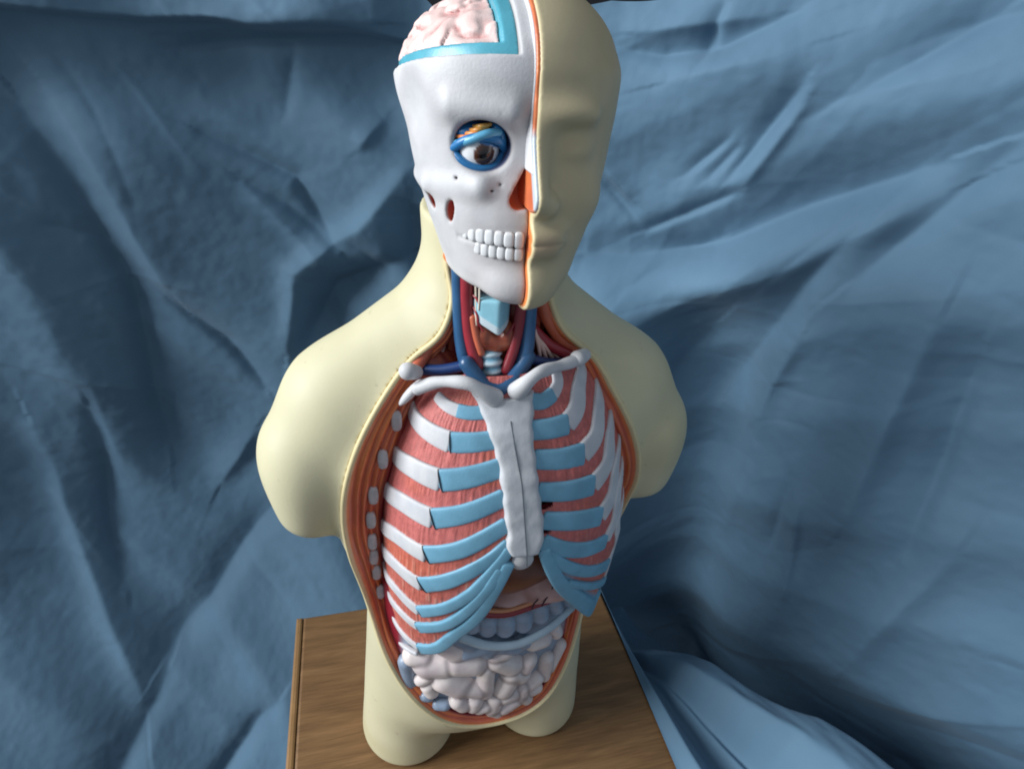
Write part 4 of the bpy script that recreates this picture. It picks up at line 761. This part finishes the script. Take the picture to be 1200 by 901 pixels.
colon = field_obj('colon', cl_f, (-.07, -.125, .20), (.13, 0, .33), .0018, M_INT, torso, bowel_c(C_COLON*1.1, C_COLON*.8, cl_f))
P = catmull(np.array(D['taenia']) + np.array([0, -.004, 0]), 50); mb = MB()
mb.add(*sweep(P, .0052, .0030, np.tile(np.array([[.1, -1, .25]]), (50, 1)), k=14), col=np.array(srgb(176, 196, 208))); mb.build('taenia', M_INT, colon)
def liver_f(P):
    d = ell(P, (.016, -.040, .352), (.085, .054, .050)); X, Y, Z = np.broadcast_arrays(*P)
    return d + .0008*vnoise(X*60, Y*60, Z*60)
field_obj('liver', liver_f, (-.08, -.095, .29), (.115, .03, .41), .0025, M_GLOSS, torso, lambda V: mix(C_LIV, C_LIV*.6, .4+.5*fbm(V[:, 0]*40, V[:, 1]*40, V[:, 2]*40)))
def stom_f(P): return smin(ell(P, (.062, -.058, .322), (.045, .040, .026)), ell(P, (.020, -.058, .309), (.045, .034, .0100)), .012)
field_obj('stomach', stom_f, (-.04, -.105, .28), (.12, .0, .36), .002, M_INT, torso, lambda V: mix(np.array(srgb(206, 170, 166)), np.array(srgb(168, 120, 112)), .4+.5*fbm(V[:, 0]*60, V[:, 1]*60, V[:, 2]*60)))
tube('gastric_artery', [(-.034, -.080, .306)] + [(p[0], p[1]-.004, p[2]) for p in D['gastro']] + [(.098, -.062, .312)], .0036, C_ART*.85, M_GLOSS, torso, n=40)
tube('gastric_omentum', [(-.034, -.082, .3105)] + [(p[0], p[1]-.004, p[2]+.0055) for p in D['gastro']] + [(.098, -.064, .317)], .0024, np.array(srgb(206, 140, 100)), M_GLOSS, torso, n=40)
for pts in ([(.046, -.092, .312), (.048, -.0925, .320), (.053, -.0905, .327), (.057, -.088, .337)], [(.050, -.0915, .3225), (.056, -.0905, .321), (.060, -.0895, .327)], [(.036, -.0925, .311), (.037, -.0925, .318), (.041, -.0915, .322)]):
    tube('gastric_vein', [(a_, b_-.0045, c_) for a_, b_, c_ in pts], .0008, np.array(srgb(60, 40, 52)), M_PAINT, torso, n=16, k=8)
# ------------------------------------------------------------------ table
def wood_mat():
    m = bpy.data.materials.new('oiled_wood'); m.use_nodes = True; nt = m.node_tree; N = nt.nodes; L = nt.links; b = N['Principled BSDF']
    tc = N.new('ShaderNodeTexCoord'); mp = N.new('ShaderNodeMapping'); mp.inputs['Scale'].default_value = (1.3, 9, 9); mp.inputs['Rotation'].default_value = (0, 0, .10)
    L.new(tc.outputs['Object'], mp.inputs['Vector'])
    n = N.new('ShaderNodeTexNoise'); n.inputs['Scale'].default_value = 3.2; n.inputs['Detail'].default_value = 8; n.inputs['Distortion'].default_value = 2.0; L.new(mp.outputs[0], n.inputs['Vector'])
    mp2 = N.new('ShaderNodeMapping'); mp2.inputs['Scale'].default_value = (14, 260, 200); mp2.inputs['Rotation'].default_value = (0, 0, .10); L.new(tc.outputs['Object'], mp2.inputs['Vector'])
    n2 = N.new('ShaderNodeTexNoise'); n2.inputs['Scale'].default_value = 2.2; n2.inputs['Detail'].default_value = 5; L.new(mp2.outputs[0], n2.inputs['Vector'])
    r = N.new('ShaderNodeValToRGB'); e = r.color_ramp.elements
    e[0].position = .30; e[0].color = (*srgb(112, 82, 53), 1); e[1].position = .72; e[1].color = (*srgb(144, 109, 73), 1)
    k = e.new(.5); k.color = (*srgb(129, 96, 62), 1)
    L.new(n.outputs['Fac'], r.inputs[0])
    r2 = N.new('ShaderNodeMapRange'); r2.inputs[1].default_value = .35; r2.inputs[2].default_value = .62; r2.inputs[3].default_value = .80; r2.inputs[4].default_value = 1.03; L.new(n2.outputs['Fac'], r2.inputs[0])
    vm = N.new('ShaderNodeVectorMath'); vm.operation = 'SCALE'; L.new(r.outputs[0], vm.inputs[0]); L.new(r2.outputs[0], vm.inputs['Scale']); L.new(vm.outputs[0], b.inputs['Base Color'])
    b.inputs['Roughness'].default_value = .48; b.inputs['Specular IOR Level'].default_value = .4
    bp = N.new('ShaderNodeBump'); bp.inputs['Strength'].default_value = .35; bp.inputs['Distance'].default_value = .0006; L.new(n2.outputs['Fac'], bp.inputs['Height']); L.new(bp.outputs[0], b.inputs['Normal'])
    return m
M_WOOD = wood_mat()
def bbox(x0, x1, y0, y1, z0, z1, bev=.004):
    V = []
    prof = [(z0, 0), (z1-bev, 0), (z1-bev*.3, bev*.3), (z1, bev)]
    for z, i in prof: V += [(x0+i, y0+i, z), (x1-i, y0+i, z), (x1-i, y1-i, z), (x0+i, y1-i, z)]
    F = [[3, 2, 1, 0]]
    for k in range(3): F += [[k*4+j, k*4+(j+1) % 4, k*4+4+(j+1) % 4, k*4+4+j] for j in range(4)]
    F.append([12, 13, 14, 15]); return V, F
table = tag(empty('side_table', (0, 0, 0), ROT), 'small brown wooden table under the torso, its right side covered by blue sheet', 'table')
for name, b in (('table_top', (-.2265, .253, -.34, .188, -.024, -.0015)), ('apron', (-.205, .225, -.31, .160, -.085, -.0245))):
    mb = MB(); mb.add(*bbox(*b)); mb.build(name, M_WOOD, table, smooth=False)
for x in (-.205, .190):
    for y in (-.31, .125):
        mb = MB(); mb.add(*bbox(x, x+.035, y, y+.035, -.60, -.0855, .001)); mb.build('leg', M_WOOD, table, smooth=False)
# moulded edge line of the top
mb = MB(); mb.add(*bbox(-.2365, -.2268, -.34, .188, -.0235, -.0008, .003)); mb.build('edge_lipping', node_mat('pale_wood', np.array(srgb(150, 114, 74)), .45, .4, .18, 30, .15, 300), table, smooth=False)

# ------------------------------------------------------------------ cloth
def cloth_mat():
    m = bpy.data.materials.new('blue_cotton'); m.use_nodes = True; nt = m.node_tree; N = nt.nodes; L = nt.links; b = N['Principled BSDF']
    tc = N.new('ShaderNodeTexCoord')
    n = N.new('ShaderNodeTexNoise'); n.inputs['Scale'].default_value = 3.5; n.inputs['Detail'].default_value = 6; L.new(tc.outputs['Object'], n.inputs['Vector'])
    r = N.new('ShaderNodeValToRGB'); e = r.color_ramp.elements
    e[0].position = .3; e[0].color = (*srgb(80, 109, 131), 1); e[1].position = .7; e[1].color = (*srgb(99, 131, 154), 1); L.new(n.outputs['Fac'], r.inputs[0])
    L.new(r.outputs[0], b.inputs['Base Color'])
    b.inputs['Roughness'].default_value = .72; b.inputs['Specular IOR Level'].default_value = .25
    b.inputs['Sheen Weight'].default_value = .1; b.inputs['Sheen Roughness'].default_value = .5
    w = N.new('ShaderNodeTexNoise'); w.inputs['Scale'].default_value = 900; w.inputs['Detail'].default_value = 2; L.new(tc.outputs['Object'], w.inputs['Vector'])
    w2 = N.new('ShaderNodeTexNoise'); w2.inputs['Scale'].default_value = 38; w2.inputs['Detail'].default_value = 5; w2.inputs['Distortion'].default_value = .8; L.new(tc.outputs['Object'], w2.inputs['Vector'])
    b1 = N.new('ShaderNodeBump'); b1.inputs['Strength'].default_value = .12; b1.inputs['Distance'].default_value = .004; L.new(w2.outputs['Fac'], b1.inputs['Height'])
    b2 = N.new('ShaderNodeBump'); b2.inputs['Strength'].default_value = .2; b2.inputs['Distance'].default_value = .0006; L.new(w.outputs['Fac'], b2.inputs['Height']); L.new(b1.outputs[0], b2.inputs['Normal'])
    L.new(b2.outputs[0], b.inputs['Normal'])
    return m
M_CLOTH = cloth_mat()
PLAN = np.array([(-1.55, -.16), (-1.2, .02), (-.8, .24), (-.4, .40), (-.1, .45), (.15, .42), (.35, .31), (.55, .13), (.85, -.15), (1.4, -.55)])
NS, NZ = 1000, 600
Q2 = catmull(PLAN, NS); S = np.r_[0, np.cumsum(np.linalg.norm(np.diff(Q2, axis=0), axis=1))]
nor = np.gradient(Q2, axis=0); nor = unit(np.stack([nor[:, 1], -nor[:, 0]], 1))      # towards the viewer
top = np.interp(S, CT[:, 0], CT[:, 1]) + .006*np.sin(S*23)
vv = np.linspace(0, 1, NZ)
Sg = np.tile(S, (NZ, 1)); Zg = -.60 + (top + .60)[None, :]*vv[:, None]
def folds(s, z):
    d = np.zeros_like(s)
    jx = .010*fbm(s*4, z*4, s*0, 2); jz = .010*fbm(s*4+40, z*4, s*0, 2)
    s = s + jx; z = z + jz
    for pts, w, A in FOLDS:
        P = np.array(pts); L = np.r_[0, np.cumsum(np.linalg.norm(np.diff(P, axis=0), axis=1))]
        best = np.full(s.shape, 9.); tt = np.zeros_like(s); sg = np.zeros_like(s)
        for i in range(len(P)-1):
            e = P[i+1]-P[i]; t = np.clip(((s-P[i, 0])*e[0] + (z-P[i, 1])*e[1])/(e@e), 0, 1)
            dx = s-P[i, 0]-e[0]*t; dz = z-P[i, 1]-e[1]*t; q = np.hypot(dx, dz); k = q < best
            best = np.where(k, q, best); tt = np.where(k, (L[i]+t*np.linalg.norm(e))/L[-1], tt); sg = np.where(k, np.sign(e[0]*dz-e[1]*dx), sg)
        a = np.clip(best/w, 0, 6)
        prof = np.exp(-np.where(sg > 0, a*.8, a*1.6)**1.5)
        d += A*prof*np.clip(np.sin(np.pi*np.clip(.06+.88*tt, 0, 1)), 0, 1)**.6
    return d
sR = sstep(1.50, 1.82, Sg)                                     # 0 = hanging on the left, 1 = swept to the right
def wrink(s, z, ang, f1, f2, o=3):
    u = s*math.cos(ang)+z*math.sin(ang); v = -s*math.sin(ang)+z*math.cos(ang)
    return 1-np.abs(fbm(u*f1+.5*fbm(s*5, z*5, s*0+3, 2), v*f2, s*0, o))
def long_folds(s, z, ang, f, seed, sharp):
    u = s*math.cos(ang) + z*math.sin(ang); v = -s*math.sin(ang) + z*math.cos(ang)
    ph = u*f + 1.1*fbm(s*2.2+seed, z*2.2, s*0, 2) + .8*vnoise(v*1.3+seed, s*0, s*0+seed)
    a = .55 + .45*vnoise(u*1.5+seed, v*1.5, s*0+9)
    return a*(1 - np.sqrt(np.sin(ph)**2 + sharp))
def creases(s, z, n, ang, spread, lo, hi, R_):
    d = np.zeros_like(s)
    for k in range(n):
        c = np.array([R_.uniform(lo, hi), R_.uniform(-.5, .9)]); a = ang + spread*R_.normal(); L = R_.uniform(.05, .26); w = R_.uniform(.0045, .016); A = R_.choice([-1, 1])*R_.uniform(.16, .46)*w
        e = np.array([math.cos(a), math.sin(a)]); bend = R_.uniform(-.6, .6)
        js = np.searchsorted(S, [c[0]-L-.06, c[0]+L+.06]); sl = (slice(None), slice(js[0], js[1]))
        x = s[sl]-c[0]; y = z[sl]-c[1]; t = (x*e[0]+y*e[1])/L; q = -x*e[1]+y*e[0] - bend*L*t*t*.5
        q = np.where(q > 0, q*.7, q*1.4)
        d[sl] += A*np.exp(-np.sqrt(q*q + .0016**2)/w)*np.clip(1-t*t, 0, 1)**1.5
    return d
Rr = np.random.default_rng(21)
dd = .85*folds(Sg, Zg)
dd += (1-sR)*(.040*long_folds(Sg, Zg, .30, 12, 3., .10) + .012*long_folds(Sg, Zg, .75, 27, 8., .05))
dd += sR*(.030*long_folds(Sg, Zg, 2.05, 11, 5., .06) + .012*long_folds(Sg, Zg, 1.95, 26, 11., .05))
dd += creases(Sg, Zg, 80, -.85, .40, .4, 1.7, Rr) + creases(Sg, Zg, 150, .52, .34, 1.55, 3.0, Rr)
zl = .782 + .004*np.sin(Sg*31) + .004*fbm(Sg*12, Sg*0, Sg*0, 2)                     # folded-over top edge on the left
lft = sstep(1.58, 1.48, Sg)
dd += lft*(.030*sstep(-.003, .004, Zg-zl) - .030*np.exp(-((Zg-zl+.07)/.06)**2))
zr = sstep(.56, .34, Zg)*sstep(-.55, -.30, Zg)
dd += zr*(.150*np.exp(-((Sg-HOL[0]+.085+.10*(Zg-.1))/.085)**2) - .075*np.exp(-((Sg-HOL[0]-.075+.10*(Zg-.1))/.085)**2))   # deep fold behind torso's left side, added to turn cloth from the light
dd += .0007*fbm(Sg*60, Zg*60, Sg*0, 2)
dd += .03*(1-sR)*np.sin(Sg*9+1.2)*sstep(.5, -.3, Zg) + .42*(1-sR)*sstep(.15, -.62, Zg)
Vc = np.stack([Q2[None, :, 0] + nor[None, :, 0]*dd, Q2[None, :, 1] + nor[None, :, 1]*dd, Zg], -1).reshape(-1, 3)
q = np.arange(NS*NZ).reshape(NZ, NS)
Fq = np.stack([q[:-1, :-1], q[:-1, 1:], q[1:, 1:], q[1:, :-1]], -1).reshape(-1, 4)
tag(mesh_obj('backdrop_cloth', Vc, Fq, M_CLOTH), 'wrinkled blue bed sheet hung as a backdrop behind the torso', 'sheet')

# end of the sheet bunched over the right side of the table
NR, NP = 300, 260
apex = np.array([.175, .320]); rr = np.linspace(.06, 1.35, NR); pa = np.linspace(0, 1, NP)
A0, A1 = math.radians(-75.5), math.radians(-14)
KEY = np.array([(0, .0008), (.025, .004), (.07, .026), (.12, .002), (.20, -.022), (.26, -.018), (.31, .004), (.345, -.012), (.40, .046), (.45, .074), (.52, .068), (.58, .010), (.66, -.07), (.80, -.22), (1, -.42)])
Rg, Pg = np.meshgrid(rr, pa, indexing='ij')
ridge = np.interp(Rg, [.06, .29, .44, .8, 1.35], [.12, .19, .32, .42, .50])
wv = np.where(Pg < ridge, Pg*.45/ridge, .45 + (Pg-ridge)*.55/(1-ridge)) + .03*fbm(Rg*5, Pg*4, Rg*0, 2)*np.minimum(Rg*3, 1)*sstep(0, .1, Pg)
h = np.interp(wv, KEY[:, 0], KEY[:, 1])
ker = np.exp(-np.linspace(-1.6, 1.6, 11)**2); ker /= ker.sum()
h = np.stack([np.convolve(np.pad(r_, 5, 'edge'), ker, 'valid') for r_ in h])
h = h*np.clip((Rg-.1)/.30, 0, 1.15) + .004*fbm(Rg*9, Pg*12, Rg*0+5, 3)*sstep(.02, .1, Pg)*np.minimum(Rg*5, 1)
h = h - .14*sstep(.32, .10, Rg)*sstep(.0, .14, Pg) + 0.*(wrink(Rg*1.0, Pg*.8, .5, 5, 9, 2)-.6)*sstep(.02, .12, Pg)*np.clip(Rg*5-.6, 0, 1) + .0012
an = A0 + (A1-A0)*Pg
Vd = np.stack([apex[0] + np.cos(an)*Rg, apex[1] + np.sin(an)*Rg, h], -1).reshape(-1, 3)
q = np.arange(NR*NP).reshape(NR, NP)
Fq = np.stack([q[:-1, :-1], q[1:, :-1], q[1:, 1:], q[:-1, 1:]], -1).reshape(-1, 4)
tag(mesh_obj('draped_cloth', Vd, Fq, M_CLOTH), 'bunched blue sheet with a pale folded ridge lying along the right table edge', 'sheet')

# ------------------------------------------------------------------ room behind the sheet
M_DARK = node_mat('dark_wall_paint', np.array((.012, .013, .016)), .8, .2, .2, 4, .1, 60)
mb = MB(); mb.add([(-3, .75, -.62), (3, .75, -.62), (3, .75, 2.2), (-3, .75, 2.2)], [[0, 1, 2, 3]]); tag(mb.build('wall', M_DARK, smooth=False), kind='structure')
mb = MB(); mb.add([(-3, -2.5, -.604), (3, -2.5, -.604), (3, .76, -.604), (-3, .76, -.604)], [[0, 1, 2, 3]]); tag(mb.build('floor', M_DARK, smooth=False), kind='structure')

# ------------------------------------------------------------------ light
w = bpy.data.worlds.new('World'); scene.world = w; w.use_nodes = True
bg = w.node_tree.nodes['Background']; bg.inputs[0].default_value = (.76, .86, 1.0, 1); bg.inputs[1].default_value = .38
def area(name, loc, target, size, power, col):
    l = bpy.data.lights.new(name, 'AREA'); l.shape = 'RECTANGLE'; l.size = size[0]; l.size_y = size[1]; l.energy = power; l.color = col
    o = bpy.data.objects.new(name, l); COL.objects.link(o); o.location = loc
    from mathutils import Vector
    o.rotation_euler = (Vector(target)-Vector(loc)).to_track_quat('-Z', 'Y').to_euler(); return o
area('window_light', (-3.05, -.92, 1.95), (0, 0, .45), (1.9, 1.8), 218, (.93, .97, 1.0))

# ------------------------------------------------------------------ camera
cam = bpy.data.cameras.new('camera'); co = bpy.data.objects.new('camera', cam); COL.objects.link(co)
cam.sensor_fit = 'HORIZONTAL'; cam.sensor_width = 36; cam.lens = 36*686.3/1200; cam.clip_start = .02; cam.clip_end = 50
from mathutils import Matrix
p_, r_ = math.radians(30.63), math.radians(4.598)
Fw = np.array([0, math.cos(p_), -math.sin(p_)]); Up = np.array([0, math.sin(p_), math.cos(p_)]); Rt = np.array([1., 0, 0])
R2 = Rt*math.cos(r_) + Up*math.sin(r_); U2 = -Rt*math.sin(r_) + Up*math.cos(r_)
co.matrix_world = Matrix([[R2[i], U2[i], -Fw[i], (.0241, -.4696, .7947)[i]] for i in range(3)] + [[0, 0, 0, 1]])
scene.camera = co
scene.view_settings.view_transform = 'Standard'; scene.view_settings.look = 'None'; scene.view_settings.exposure = 0; scene.view_settings.gamma = 1
scene.render.engine = 'CYCLES'; scene.cycles.filter_width = 1.9
